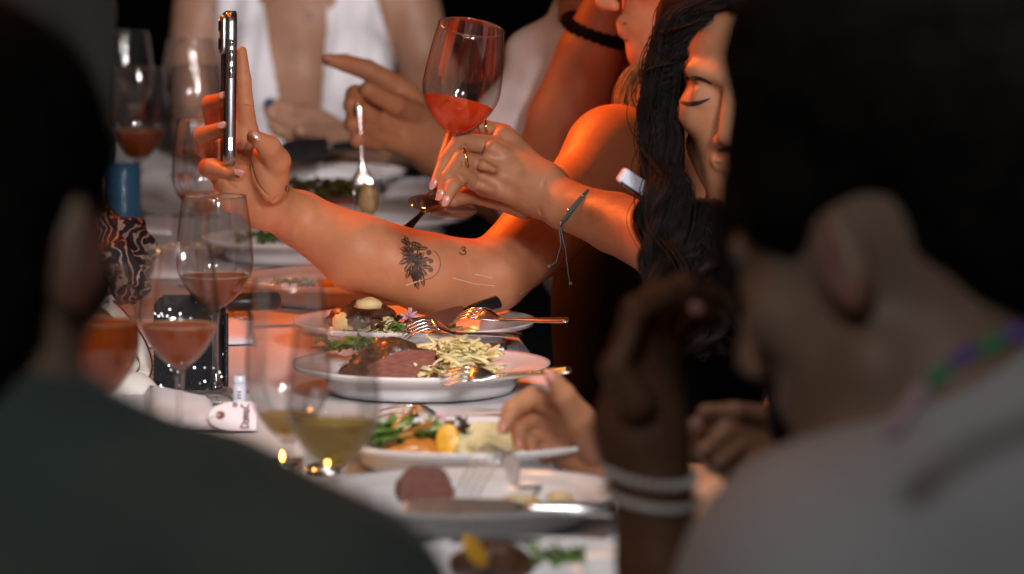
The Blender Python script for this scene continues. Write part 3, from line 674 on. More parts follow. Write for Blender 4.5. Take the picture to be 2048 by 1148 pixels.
# dress
dr = [pe((1330, 610, 6.58), 222, 310, 172, .06), pe((1360, 850, 6.65), 232, 210, 210, .08), pe((1330, 470, 6.53), 150, 110, 128, .05)]
V, Q = sdf(dr, .006, g=.004, post=cut([(1250, 415, 6.5, -.12, -1, 0)])); mesh_obj('dress', V, Q, M['black_cloth'], R8)
mb = MB(); rnd = random.Random(2)
Rh = np.array([Vector((0, 1, 0)), Vector((-1, 0, 0)), Vector((0, 0, 1))]).T
for nl, pth in [(46, [(P(1400, -190, 6.48), .05), (P(1430, -60, 6.47), .035), (P(1380, 70, 6.46), .025), (P(1305, 150, 6.44), .03), (P(1285, 240, 6.38), .03), (P(1295, 330, 6.36), .03)]), (24, [(P(1360, -190, 6.46), .05), (P(1430, -40, 6.44), .045), (P(1390, 120, 6.42), .04), (P(1370, 260, 6.4), .035)])]:
    hair_locks('hair_lock', pth, nl, 34, .006, 1.4, .005, M['hair_blonde'], R8, rnd)
V, Q = sdf([elli(q8(-.03, .045, 0), hp[0]['R'], (.088, .10, .098), .03), elli(q8(-.085, -.05, 0), hp[0]['R'], (.07, .05, .1), .03)], .006)
n0 = len(mb.v); mb.add(V, Q); mb.build('hair', M['hair_blonde'], R8)

# ---- woman in front with the wine glass
fwF, upF = (-.25, -.95, -.13), (-.03, 0, 1)
RF = person('woman with long wavy dark hair looking down, holding out a raised wine glass', 1450, 5.75)
hp, qF = head_prims(P(1500, 166, 5.78), fwF, upF)
whand = []; ZO = .08
for m_, r_ in [((1008, 268, 5.99), 21), ((990, 297, 5.965), 23), ((972, 335, 5.945), 24), ((968, 372, 5.945), 22)]:
    whand.append(pc((1085, 380, 5.95, 46), (*m_, r_), .014))
for x_, y_, d_, r_ in [(1004, 270, 5.972, 17), (986, 298, 5.945, 18), (970, 333, 5.925, 18), (966, 368, 5.928, 16)]: whand.append(pc((x_, y_, d_, r_), (x_+14, y_+6, d_+.002, r_-2), .010))
for x_, y_ in [(1000, 282), (982, 315), (968, 352)]: whand.append(pc((x_, y_, 5.925, 3), (x_+50, y_+26, 5.925, 2), .016, op=-1))
whand += pchain([(1008, 266, 5.99, 20), (945, 250, 5.985, 17), (905, 272, 5.965, 14.5), (884, 322, 5.945, 11)], .006)
whand += pchain([(990, 292, 5.965, 21), (920, 283, 5.945, 18), (890, 322, 5.925, 15.5), (871, 366, 5.91, 11)], .006)
whand += pchain([(972, 335, 5.945, 22), (922, 318, 5.92, 18), (896, 355, 5.905, 16), (882, 392, 5.90, 11.5)], .006)
whand += pchain([(968, 370, 5.945, 22), (925, 352, 5.915, 17), (905, 372, 5.895, 15.5), (890, 404, 5.885, 11)], .005)
whand += pchain([(1050, 405, 5.97, 34), (985, 392, 5.98, 24), (940, 388, 5.97, 19), (905, 402, 5.95, 13)], .012)
armF = pchain([(1085, 382, 5.95, 47), (1130, 410, 5.93, 48), (1230, 446, 5.88, 60), (1330, 490, 5.8, 72), (1430, 540, 5.72, 74)], .03)
armF += pchain([(1430, 540, 5.72, 74), (1560, 600, 5.82, 90), (1590, 560, 5.9, 95)], .03)
ZO = 0
torsF = [pc((1510, 330, 5.83, 92), (1500, 560, 5.86, 100), .04), pc((1400, 600, 5.95, 80), (1610, 590, 5.95, 85), .03), pe((1510, 860, 6.0), 200, 290, 150, .05)]
Vh, Qh = sdf(whand+armF[:1], .003); th_ = bvh(Vh, Qh)
for (x0_, y0_), (x1_, y1_) in [((914, 268), (924, 298)), ((921, 267), (930, 296)), ((913, 303), (926, 330)), ((920, 302), (933, 328)), ((942, 238), (946, 262)), ((914, 352), (926, 366)), ((940, 375), (946, 398)), ((1092, 352), (1086, 372)), ((1080, 420), (1092, 440))]:
    ca_, cb_ = on_surface(th_, x0_, y0_, .0004), on_surface(th_, x1_, y1_, .0004)
    if ca_ and cb_ and (ca_-cb_).length < .03: whand.append(cone(ca_, cb_, .0006, .0006, .003, None, -1))
V, Q = sdf(hp+whand+armF+torsF, .0045, [box_px(850, 220, 1180, 470, 5.84, 6.05, .0012), box_px(1300, 0, 1620, 450, 5.5, 5.8, .0022)])
bodyF = mesh_obj('body', V, Q, M['skin_dusk'], RF); tF = bvh(V, Q)
face_parts(qF, fwF, upF, RF)
for o in list(RF.children):
    if o.name.split('.')[0] in ('eyebrow', 'eyelash'): bpy.data.objects.remove(o)
def taper(pts, ws):
    n = len(pts); L_ = []; R_ = []
    for i, (x, y) in enumerate(pts):
        (x0, y0), (x1, y1) = pts[max(i-1, 0)], pts[min(i+1, n-1)]; l = math.hypot(x1-x0, y1-y0); nx, ny = -(y1-y0)/l, (x1-x0)/l
        L_.append((x+nx*ws[i]/2, y+ny*ws[i]/2)); R_.append((x-nx*ws[i]/2, y-ny*ws[i]/2))
    return [[L_[i], L_[i+1], R_[i+1], R_[i]] for i in range(n-1)]
def band(pts, ws, n=16):
    q = spline([(x, y, w) for (x, y), w in zip(pts, ws)], n); return taper([(a[0], a[1]) for a in q], [max(.8, a[2]) for a in q])
decal(tF, band([(1346, 171), (1370, 158), (1398, 157), (1424, 168)], [2, 7, 8, 4]), 'eyebrow', M['brow'], RF)
decal(tF, band([(1478, 168), (1504, 157), (1532, 158), (1552, 170)], [4, 8, 7, 2]), 'eyebrow', M['brow'], RF)
decal(tF, band([(1358, 203), (1378, 208), (1400, 205), (1420, 197)], [4, 9, 8, 2]), 'eyelash', M['brow'], RF, .0009)
decal(tF, band([(1404, 198), (1410, 196), (1417, 194)], [1, 3, 1], 6), 'eye', M['eye_white'], RF, .0012)  # painted highlight on the eye, a pale sliver above the lashes
decal(tF, band([(1482, 197), (1502, 205), (1524, 208), (1544, 203)], [2, 8, 9, 4]), 'eyelash', M['brow'], RF, .0009)
ZO = .08
nails_px([(880, 328, 5.925, -.4, .9, 22, 13, -.5, .1), (866, 368, 5.893, -.4, .9, 26, 14, -.3, .1), (880, 390, 5.882, -.4, .9, 26, 14, -.2, .1), (892, 402, 5.868, -.5, .85, 26, 15, -.1, .2)], RF)
ringband(P(957, 252, 5.985), RI*1+UP*.1, 17.5*5.98/F, .0012, RF); ringband(P(972, 254, 5.985), RI*1+UP*.1, 18*5.98/F, .0012, RF)
ringband(P(932, 316, 5.922), RI*.9+UP*.25, 19.5*5.92/F, .0018, RF)
# thread bracelet with loose ends
fp = [on_surface(tF, x, y, .0012) for x, y in [(1186, 372), (1176, 380), (1164, 393), (1153, 408), (1142, 422), (1132, 437), (1122, 449)]]; fp = [p for p in fp if p]
mb = MB(); mb.tube(spline([tuple(p) for p in fp], 24), [.0014+.0016*math.sin(math.pi*i/23) for i in range(24)], 8, 1); mb.tube(spline([tuple(fp[0]), tuple(fp[0]+FW*.014-UP*.010), tuple(P(1160, 415, 5.99)), tuple(P(1128, 462, 5.96)), tuple(fp[-1]+FW*.012-UP*.006), tuple(fp[-1])], 24), .0013, 6); mb.build('thread_bracelet', M['teal_thread'], RF)
mb = MB(); mb.tube([P(1118, 455, 5.88), P(1122, 490, 5.885), P(1112, 525, 5.9), P(1098, 532, 5.9)], .0006, 5); mb.tube([P(1121, 455, 5.88), P(1131, 500, 5.885), P(1136, 545, 5.9), P(1140, 566, 5.9)], .0006, 5)
mb.ell(P(1098, 533, 5.9), Matrix.Identity(3), .002, .002, .002); mb.ell(P(1141, 567, 5.9), Matrix.Identity(3), .002, .002, .002); mb.build('thread_end', M['teal_thread'], RF); ZO = 0
for x, y in [(1165, 392), (1137, 420), (1122, 446)]:
    p = on_surface(tF, x, y, .002)
    if p is not None: mb = MB(); mb.ell(p, Matrix.Identity(3), .002, .002, .002, 8, 6); mb.build('bead', M['silver'], RF)
# hair: cap and wavy locks
mb = MB(); rnd = random.Random(11); RR = hp[0]['R']
V, Q = sdf([elli(qF(-.035, .045, 0), RR, (.083, .088, .096), .03), elli(qF(.0, -.035, -.090), RR, (.013, .045, .12), .02), elli(qF(.0, .092, -.035), RR, (.045, .06, .035), .03), elli(qF(.0, .092, .035), RR, (.045, .06, .035), .03)], .004); mb.add(V, Q)  # side lobe thickened to shade the cheek from the orange lamps
mb.build('hair_cap', M['hair_dark'], RF)
def side(n, path, lr=.007, per=52): hair_locks('hair_lock', path, n, per, lr, 3.4, .0105, M['hair_dark'], RF, rnd, fly=.16)
side(34, [(P(1470, -20, 5.69), .010), (P(1368, 30, 5.69), .010), (P(1316, 160, 5.695), .006), (P(1318, 290, 5.69), .009), (P(1334, 400, 5.66), .017), (P(1336, 520, 5.63), .022), (P(1348, 640, 5.63), .03)])
side(26, [(P(1470, -35, 5.75), .015), (P(1380, 10, 5.77), .014), (P(1318, 170, 5.78), .007), (P(1322, 320, 5.76), .010), (P(1340, 480, 5.72), .026), (P(1380, 680, 5.68), .04)])
side(26, [(P(1480, 0, 5.69), .012), (P(1560, 50, 5.69), .018), (P(1620, 200, 5.69), .02), (P(1620, 420, 5.68), .03), (P(1590, 640, 5.64), .04)])
side(22, [(P(1400, 400, 5.68), .016), (P(1420, 480, 5.64), .028), (P(1430, 580, 5.62), .035), (P(1440, 720, 5.62), .04)], .008)
side(20, [(P(1475, -2, 5.70), .010), (P(1430, 8, 5.68), .008), (P(1382, 42, 5.675), .006), (P(1336, 110, 5.685), .005), (P(1318, 190, 5.685), .004)], .004)
side(20, [(P(1480, -2, 5.70), .010), (P(1520, 22, 5.68), .014), (P(1570, 60, 5.675), .012), (P(1610, 130, 5.69), .010)], .004)

dr = [pe((1490, 850, 5.98), 262, 310, 180, .08), pe((1440, 700, 5.9), 190, 150, 120, .06)]
V, Q = sdf(dr, .006, g=.004); mesh_obj('top', V, Q, M['black_cloth'], RF)

# ---- white shirt, forearm with braided hair tie, chin on hand
fw7, up7 = (-.85, -.5, -.15), (0, 0, 1)
R7 = person('guest in a white shirt with a black braided hair tie on one wrist', 1120, 7.1)
hp, q7 = head_prims(P(1243, -112, 7.12), fw7, up7)
a7 = pchain([(1100, 330, 6.98, 72), (1135, 240, 6.96, 78), (1180, 110, 6.94, 66), (1226, -20, 6.93, 44)], .03)
a7 += pchain([(1226, -20, 6.93, 40), (1240, -75, 6.95, 38), (1215, -110, 6.96, 17), (1190, -95, 6.97, 14)], .015)
a7 += [pc((1240, -75, 6.95, 36), (1230, -120, 6.96, 30), .02)]
a7 += pchain([(1100, 330, 6.98, 74), (1130, 380, 7.05, 80), (1200, 330, 7.15, 85)], .04)
# the other hand points and holds a fork
h7 = []
for m_, r_ in [((812, 186, 7.22), 25), ((800, 220, 7.2), 26), ((800, 258, 7.19), 25), ((805, 290, 7.19), 22)]:
    h7.append(pc((880, 300, 7.25, 46), (*m_, r_), .018))
h7 += pchain([(812, 184, 7.22, 25), (735, 140, 7.2, 21), (690, 126, 7.19, 18), (654, 119, 7.185, 12)], .008)
h7 += pchain([(800, 215, 7.2, 25), (712, 190, 7.15, 21), (704, 210, 7.13, 18), (745, 232, 7.15, 15)], .007)
h7 += pchain([(800, 256, 7.19, 24), (712, 228, 7.14, 20), (706, 248, 7.12, 18), (750, 262, 7.15, 15)], .007)
h7 += pchain([(805, 290, 7.19, 22), (724, 262, 7.14, 19), (716, 280, 7.12, 17), (755, 290, 7.15, 14)], .007)
h7 += pchain([(860, 250, 7.24, 34), (790, 210, 7.16, 22), (735, 180, 7.13, 18)], .012)
h7 += pchain([(880, 300, 7.25, 50), (960, 360, 7.3, 58), (1060, 420, 7.32, 66), (1200, 400, 7.3, 80)], .03)
t7 = [pc((1240, -20, 7.18, 70), (1240, 120, 7.2, 75), .04), pc((1120, 150, 7.12, 70), (1400, 150, 7.3, 80), .06), pe((1240, 330, 7.25), 190, 300, 150, .08), pc((1400, 170, 7.3, 76), (1250, 400, 7.3, 70), .05)]
V, Q = sdf(hp+a7+h7+t7, .0045, [box_px(640, 90, 900, 350, 7.05, 7.35, .002)])
mesh_obj('body', V, Q, M['skin_tan'], R7); face_parts(q7, fw7, up7, R7)
nails_px([(655, 117, 7.168, -.97, -.2, 18, 13, -.2, .6)], R7)
mb = MB(); c0 = P(1203, 60, 6.945); ax = (P(1226, -20, 6.93)-P(1180, 110, 6.94)).normalized(); R = frame(ax.orthogonal(), ax); rr = .0462
for k in range(3):
    mb.tube([c0+R@Vector(((rr+.0035*math.cos(9*a+k*2.094))*math.cos(a), (rr+.0035*math.cos(9*a+k*2.094))*math.sin(a), .0045*math.sin(9*a+k*2.094)+.008*math.sin(a+1))) for a in [2*math.pi*i/90 for i in range(90)]], .0045, 6, closed=True)
mb.build('hair_tie', M['black_cloth'], R7)
sh = [pc((1110, 150, 7.12, 80), (1400, 140, 7.3, 88), .06), pe((1230, 340, 7.27), 200, 320, 165, .08), pc((1115, 140, 7.12, 84), (1052, 270, 7.1, 88), .05), pc((1165, 40, 7.17, 60), (1240, 60, 7.22, 80), .05), pc((1052, 270, 7.1, 86), (1090, 420, 7.12, 80), .05)]
V, Q = sdf(sh, .005, g=.003)
V = np.array([Vector(v)+Vector((1, -1, 0))*.004*math.sin(38*v[0]+60*v[2])+Vector(noise.noise_vector(Vector(v)*14))*.006 for v in V])
mesh_obj('shirt', V, Q, M['white_cloth'], R7)
V, Q = sdf([elli(q7(-.04, .045, 0), hp[0]['R'], (.088, .092, .096), .03)], .006); mesh_obj('hair', V, Q, M['hair_brown'], R7)

# ---- woman in white at the far end
fw6, up6 = (.05, -.97, -.2), (0, 0, 1)
R6 = person('woman in a white plunging dress with blue nails at the far end of the table', 615, 8.6)
hp, q6 = head_prims(P(600, -260, 8.55), fw6, up6)
b6 = [pc((605, -130, 8.62, 56), (608, 0, 8.66, 62), .04), pc((440, -10, 8.68, 58), (790, -10, 8.68, 58), .06), pe((610, 120, 8.66), 170, 190, 118, .06), pe((530, 150, 8.58), 70, 78, 60, .05), pe((705, 150, 8.58), 70, 78, 60, .05), pe((615, 330, 8.7), 165, 190, 120, .08)]
b6 += pchain([(405, 0, 8.68, 60), (385, 130, 8.66, 52), (400, 300, 8.55, 46)], .04)
b6 += pchain([(815, -5, 8.68, 62), (858, 150, 8.66, 56), (850, 290, 8.5, 50), (740, 300, 8.3, 44), (690, 285, 8.2, 36)], .04)
b6 += pchain([(400, 300, 8.55, 46), (470, 330, 8.3, 40), (540, 330, 8.2, 34)], .03)
for pts in [[(690, 282, 8.2, 34), (620, 238, 8.15, 30), (575, 222, 8.1, 17), (540, 208, 8.08, 13)], [(650, 262, 8.17, 26), (575, 250, 8.1, 17), (545, 232, 8.08, 13), (536, 215, 8.08, 11)], [(660, 275, 8.16, 26), (590, 272, 8.08, 17), (558, 262, 8.06, 14), (545, 250, 8.06, 11)],
            [(660, 285, 8.15, 24), (600, 296, 8.06, 15), (578, 290, 8.04, 13)], [(690, 282, 8.19, 30), (630, 262, 8.1, 20), (600, 262, 8.05, 13)]]: b6 += pchain(pts, .008)
V, Q = sdf(hp+b6, .0055, [box_px(520, 190, 720, 320, 7.95, 8.3, .0024)])
mesh_obj('body', V, Q, M['skin_mid'], R6); t6 = bvh(V, Q); face_parts(q6, fw6, up6, R6)
decal(t6, stroke_poly([(606, 30), (614, 22), (622, 30), (618, 42), (608, 38)], 3), 'chest_tattoo', M['ink'], R6)
nails_px([(538, 203, 8.062, -.9, .3, 19, 15, 0, .4), (583, 288, 8.02, -.5, .8, 18, 13, 0, .3)], R6, M['nail_blue'])
V, Q = sdf([dict(p) for p in b6[1:6]], .0026, g=.006)
Vp = [proj(v) for v in V]
def inpoly(x, y, poly):
    c = False; j = len(poly)-1
    for i in range(len(poly)):
        (xi, yi), (xj, yj) = poly[i], poly[j]
        if (yi > y) != (yj > y) and x < (xj-xi)*(y-yi)/(yj-yi)+xi: c = not c
        j = i
    return c
polyL = [(436, -80), (508, -80), (528, 20), (562, 215), (575, 330), (590, 600), (420, 600), (430, 330), (425, 150)]
polyR = [(652, -80), (740, -80), (760, 20), (812, 185), (800, 330), (800, 600), (620, 600), (632, 330), (640, 215), (655, 20)]
keep = np.array([inpoly(x, y, polyL) or inpoly(x, y, polyR) for x, y in Vp])
V = np.array([v+np.array(TOCAM)*.003*math.sin(Vp[i][0]*.13+.02*Vp[i][1]) for i, v in enumerate(V)])
front = keep[Q].all(1)
used = np.unique(Q[front]); mp = np.full(len(V), -1); mp[used] = np.arange(len(used))
dr6 = mesh_obj('dress', V[used], mp[Q[front]], M['white_cloth'], R6); so = dr6.modifiers.new('thickness', 'SOLIDIFY'); so.thickness = .003; so.offset = -1
V, Q = sdf([elli(q6(-.035, .045, 0), hp[0]['R'], (.092, .095, .1), .03), elli(q6(-.08, -.08, 0), hp[0]['R'], (.09, .04, .15), .04)], .007); mesh_obj('hair', V, Q, M['hair_brown'], R6)

# ---- dim guest at far left
R9 = person('dim guest in a dark olive top at the far left behind the wine glasses', 60, 8.2)
fw9 = (.7, -.6, -.1); hp, q9 = head_prims(P(70, -290, 8.2), fw9, (0, 0, 1))
V, Q = sdf(hp+[pc((70, -180, 8.25, 58), (70, -40, 8.28, 64), .04), pe((70, 250, 8.3), 150, 300, 120, .08)], .007); mesh_obj('body', V, Q, M['skin_tan'], R9); face_parts(q9, fw9, (0, 0, 1), R9)
s9 = [pc((-70, 0, 8.3, 64), (140, 10, 8.28, 62), .06), pe((60, 250, 8.3), 165, 320, 135, .08), pc((150, 20, 8.25, 62), (190, 230, 8.1, 52), .05), pc((-90, 20, 8.3, 62), (-150, 260, 8.2, 52), .05), pc((190, 230, 8.1, 50), (70, 330, 7.9, 44), .04)]
V, Q = sdf(s9, .007, g=.004); mesh_obj('top', V, Q, M['olive_cloth'], R9)
V, Q = sdf([elli(q9(-.035, .045, 0), hp[0]['R'], (.088, .095, .1), .03)], .007); mesh_obj('hair', V, Q, M['hair_brown'], R9)

# ---- man in green, his back to the camera
R1 = person('man in a dark green shirt seen from behind at the lower left', 100, 3.4)
fw1, up1 = (.42, .88, -.2), (.12, .15, 1)
hp, q1 = head_prims(P(-52, 470, 3.42), fw1, up1, 1.06, 1.02)
n1 = [pc((-40, 600, 3.42, 170), (-70, 820, 3.4, 185), .03)]
s1 = [pc((-60, 900, 3.4, 200), (420, 1100, 3.38, 190), .03), pc((420, 1100, 3.38, 190), (640, 1260, 3.36, 230), .03), pc((640, 1260, 3.36, 235), (720, 1900, 3.45, 190), .03), pc((-60, 900, 3.4, 200), (-600, 1150, 3.38, 220), .03), pe((-20, 1650, 3.42), 680, 800, 420, .03)]
V, Q = sdf(hp+n1+s1, .006, [(np.array(q1(-.01, 0, -.08))-.045, np.array(q1(-.01, 0, -.08))+.045, .002)]); mesh_obj('body', V, Q, M['skin_pale'], R1); face_parts(q1, fw1, up1, R1, s=1.08)
V, Q = sdf(s1+[pc((-70, 840, 3.4, 200), (-70, 900, 3.4, 210), .03)], .007, g=.008, post=cut([(0, 738, 3.4, .06, -1, 0)])); mesh_obj('shirt', V, Q, M['green_cloth'], R1)
hr1 = [elli(q1(-.02, .045, 0), hp[0]['R'], (.0800, .104, .094), .03), elli(q1(-.06, -.02, 0), hp[0]['R'], (.074, .052, .085), .03), elli(q1(-.055, -.058, -.04), hp[0]['R'], (.032, .036, .062), .03)]
V, Q = sdf(hr1, .005, g=.004); V = np.array([Vector(v)+Vector(noise.noise_vector(Vector(v)*45))*.0035 for v in V]); mesh_obj('hair', V, Q, M['hair_black'], R1)

# ---- man in grey at the right
R2 = person('dark haired man in a light grey shirt in profile at the right', 1850, 3.6)
fw2, up2 = (-.80, .52, -.38), (-.12, .12, 1)
hp, q2 = head_prims(P(1775, 505, 3.64), fw2, up2, 1.1, 1.06)
n2 = [pc((1830, 640, 3.64, 185), (1960, 860, 3.62, 205), .03)]
s2 = [pc((2150, 940, 3.62, 215), (1690, 1205, 3.58, 300), .03), pe((1800, 1750, 3.6), 560, 800, 420, .03), pc((1690, 1205, 3.58, 290), (1500, 1600, 3.6, 210), .03), pc((2150, 930, 3.62, 215), (2700, 1200, 3.6, 250), .03)]
V, Q = sdf(hp+n2+s2, .006, [(np.array(q2(-.01, 0, .08))-.05, np.array(q2(-.01, 0, .08))+.05, .002)]); mesh_obj('body', V, Q, M['skin_pale'], R2); face_parts(q2, fw2, up2, R2, s=1.1)
V, Q = sdf(s2+[pc((1985, 905, 3.62, 200), (2010, 960, 3.62, 230), .03)], .007, g=.008); mesh_obj('shirt', V, Q, M['grey_cloth'], R2)
hr2 = [pe((1845, 235, 3.62), 430, 245, 345, .04, .45), pe((1950, 60, 3.64), 400, 260, 310, .04), pe((1990, 440, 3.63), 190, 190, 330, .04, .45), pe((1632, 290, 3.68), 150, 230, 260, .04), pe((1550, 430, 3.74), 120, 140, 120, .04), pe((1570, 400, 3.62), 95, 120, 180, .05)]
V, Q = sdf(hr2, .005); V = np.array([Vector(v)+Vector(noise.noise_vector(Vector(v)*30))*.007 for v in V]); mesh_obj('hair', V, Q, M['hair_black'], R2)
def ear(q, l, parent, s):
    sd = (q(0, 0, 1)-q(0, 0, 0)).normalized()*l; f_ = (q(1, 0, 0)-q(0, 0, 0)).normalized(); u_ = (q(0, 1, 0)-q(0, 0, 0)).normalized()
    n_ = (sd*.8-f_*.6).normalized(); ax_ = n_.cross(u_).normalized(); Re = np.array([n_, ax_, u_]).T; c = q(-.018, -.008, .078*l)
    pr = [elli(c+sd*.004, Re, (.006*s, .020*s, .034*s), .004), elli(c+sd*.004-u_*.028*s, Re, (.005*s, .010*s, .012*s), .006), elli(c+sd*.011, Re, (.006*s, .013*s, .023*s), .004, op=-1)]
    V, Q = sdf(pr, .0012); mesh_obj('ear', V, Q, M['skin_red'], parent)
ear(q2, 1, R2, .8); ear(q1, -1, R1, .85)
nk = [(1795, 850, 'bead_pink'), (1812, 825, 'bead_pink'), (1835, 795, 'bead_pink'), (1880, 752, 'bead_green'), (1928, 712, 'lilac'), (1985, 690, 'bead_green'), (2035, 668, 'lilac')]
nr = thing('necklace', 'necklace of pink, green and purple beads at the collar of the man in grey', 'necklace', P(1880, 750, 3.4))
pts = []
for i, (x, y, m_) in enumerate(nk):
    c = P(x, y, 3.395-.00*i); mb = MB(); dx = P(*(nk[min(i+1, 6)][:2]), 3.395)-P(*(nk[max(i-1, 0)][:2]), 3.395)
    mb.ell(c, frame(dx, TOCAM), .0105, .0065, .0065, 12, 8); mb.build('bead', M[m_], nr); pts.append(c)
mb = MB(); mb.tube(pts, .0012, 6); mb.build('cord', M['brown_edge'], nr)

# ---- woman with the pearl bracelet, arm propped up
R3 = person('dark haired woman leaning on a raised hand that wears white pearls', 1560, 4.15)
fw3, up3 = (-.55, .8, -.25), (0, 0, 1)
hp, q3 = head_prims(P(1745, 560, 4.22), fw3, up3)
a3 = pchain([(1338, 1330, 4.08, 98), (1318, 1130, 4.06, 84), (1298, 940, 4.05, 80), (1282, 860, 4.05, 76)], .03)
a3 += [pc((1282, 860, 4.05, 70), (x, y, d, r), .02) for x, y, d, r in [(1250, 705, 4.03, 34), (1280, 690, 4.05, 36), (1310, 690, 4.08, 36), (1330, 710, 4.11, 32)]]
for pts in [[(1250, 705, 4.03, 32), (1270, 620, 4.0, 28), (1330, 585, 4.02, 25), (1385, 612, 4.05, 19)], [(1280, 690, 4.05, 32), (1305, 600, 4.04, 28), (1370, 570, 4.06, 24), (1430, 590, 4.09, 18)], [(1310, 690, 4.08, 32), (1345, 610, 4.09, 27), (1410, 590, 4.11, 23), (1460, 610, 4.13, 18)], [(1330, 710, 4.11, 30), (1370, 650, 4.13, 24), (1425, 640, 4.15, 18)], [(1270, 800, 4.0, 44), (1230, 735, 3.99, 30), (1262, 660, 3.99, 22)]]: a3 += pchain(pts, .012)
a3 += pchain([(1338, 1330, 4.08, 100), (1500, 1300, 4.2, 110), (1700, 1000, 4.3, 130)], .05)
# her other hand, loosely closed
for pts in [[(1590, 880, 4.55, 68), (1520, 862, 4.5, 48), (1430, 838, 4.48, 28), (1385, 862, 4.46, 22), (1392, 905, 4.46, 17)], [(1520, 875, 4.5, 44), (1450, 872, 4.46, 26), (1412, 905, 4.44, 20), (1425, 935, 4.45, 16)], [(1530, 890, 4.5, 44), (1475, 900, 4.46, 25), (1440, 930, 4.44, 20), (1460, 955, 4.45, 15)], [(1540, 900, 4.5, 42), (1505, 925, 4.46, 22), (1478, 950, 4.45, 18), (1500, 965, 4.46, 14)], [(1540, 850, 4.5, 40), (1470, 828, 4.47, 24), (1410, 825, 4.46, 17)], [(1590, 880, 4.55, 70), (1720, 960, 4.5, 85), (1850, 1050, 4.4, 100)]]: a3 += pchain(pts, .012)
t3 = [pc((1770, 680, 4.25, 130), (1775, 900, 4.32, 140), .03), pe((1760, 1150, 4.35), 260, 320, 220, .03)]
V, Q = sdf(hp+a3+t3, .005, [box_px(1180, 540, 1480, 880, 3.92, 4.2, .0024), box_px(1360, 790, 1580, 990, 4.38, 4.6, .0024)]); mesh_obj('body', V, Q, M['skin_deep'], R3); face_parts(q3, fw3, up3, R3)
nails_px([(1392, 616, 4.015, .9, .35, 30, 24, .1, .3)], R3)
ringband(P(1455, 836, 4.475), RI*.95+UP*.2, 27*4.47/F, .0014, R3)
V, Q = sdf([elli(q3(-.035, .045, 0), hp[0]['R'], (.095, .10, .105), .03), pe((1590, 520, 4.2), 135, 190, 150, .06), pe((1640, 740, 4.26), 130, 190, 120, .03)], .007); V = np.array([Vector(v)+Vector(noise.noise_vector(Vector(v)*25))*.008 for v in V]); mesh_obj('hair', V, Q, M['hair_black'], R3)
V, Q = sdf([pe((1770, 1170, 4.37), 280, 340, 235, .03), pc((1690, 1010, 4.32, 150), (1870, 1020, 4.4, 150), .03)], .008); mesh_obj('top', V, Q, M['black_cloth'], R3)
# pearl bracelet and plain white bangle: worn, each with its own beads
pb = thing('pearl_bracelet', 'bracelet of round white pearls on the raised dark wrist', 'bracelet', P(1298, 945, 4.05))
axb = (P(1282, 860, 4.05)-P(1318, 1130, 4.06)).normalized()+FW*(-.18)+RI*.28
Rb = frame(axb.orthogonal(), axb); c = P(1299, 942, 4.05)
for k in range(30):
    a = 2*math.pi*k/30; mb = MB(); mb.ell(c+Rb@Vector((.0335*math.cos(a), .0335*math.sin(a), 0)), Matrix.Identity(3), .0036, .0036, .0036, 10, 7)
    if k == 0: o0 = mb.build('pearl', M['pearl'], pb); base = c+Rb@Vector((.0335, 0, 0))
    else:
        o = o0.copy(); COL.objects.link(o); o.parent = pb; o.location = c+Rb@Vector((.0335*math.cos(a), .0335*math.sin(a), 0))-base
bb = ringband(P(1303, 988, 4.055), axb, .0345, .003, None, 'bangle', M['pearl'], n=48)
tag(bb, 'plain white bangle just below the pearl bracelet', 'bracelet')

# ---- guest whose hand hovers over the third plate
R4 = person('guest in black whose relaxed hand hovers over the salad plate', 1500, 5.35)
fw4 = (-.9, -.1, -.2); hp, q4 = head_prims(P(1760, 330, 5.4), fw4, (0, 0, 1))
h4 = []
for m_, r_ in [((1122, 820, 5.13), 25), ((1112, 852, 5.14), 25), ((1108, 880, 5.145), 24), ((1115, 905, 5.145), 21)]: h4.append(pc((1185, 915, 5.17, 50), (*m_, r_), .012))
h4 += pchain([(1122, 818, 5.13, 25), (1066, 793, 5.10, 22), (1024, 818, 5.08, 19), (1008, 856, 5.075, 14)], .008)
h4 += pchain([(1112, 850, 5.14, 25), (1066, 832, 5.125, 21), (1036, 854, 5.11, 18), (1038, 886, 5.105, 13)], .008)
h4 += pchain([(1108, 880, 5.14, 23), (1078, 862, 5.135, 19), (1058, 880, 5.125, 17), (1064, 904, 5.12, 13)], .008)
h4 += pchain([(1115, 905, 5.14, 21), (1094, 888, 5.14, 17), (1082, 902, 5.135, 15), (1090, 918, 5.13, 12)], .007)
h4 += pchain([(1190, 890, 5.14, 40), (1158, 835, 5.10, 30), (1128, 790, 5.08, 23), (1104, 752, 5.07, 15)], .014)
h4 += pchain([(1185, 915, 5.17, 52), (1260, 960, 5.2, 60), (1440, 1010, 5.2, 72), (1620, 900, 5.3, 85)], .03)
t4 = [pc((1770, 450, 5.45, 100), (1770, 600, 5.5, 110), .03), pe((1760, 850, 5.55), 230, 300, 170, .03), pc((1620, 640, 5.45, 95), (1620, 900, 5.3, 85), .06)]
V, Q = sdf(hp+h4+t4, .005, [box_px(990, 730, 1260, 990, 5.0, 5.28, .0018)]); mesh_obj('body', V, Q, M['skin_dusk'], R4); face_parts(q4, fw4, (0, 0, 1), R4)
nails_px([(1099, 752, 5.055, -.5, -.85, 28, 18, -.6, .03), (1003, 858, 5.065, -.2, 1, 24, 16, -.8, .03), (1036, 888, 5.092, .1, 1, 22, 15, -.5, .03)], R4)
V, Q = sdf([pe((1760, 870, 5.55), 245, 315, 185, .03), pc((1630, 640, 5.5, 105), (1880, 640, 5.6, 105), .03)], .008); mesh_obj('top', V, Q, M['black_cloth'], R4)
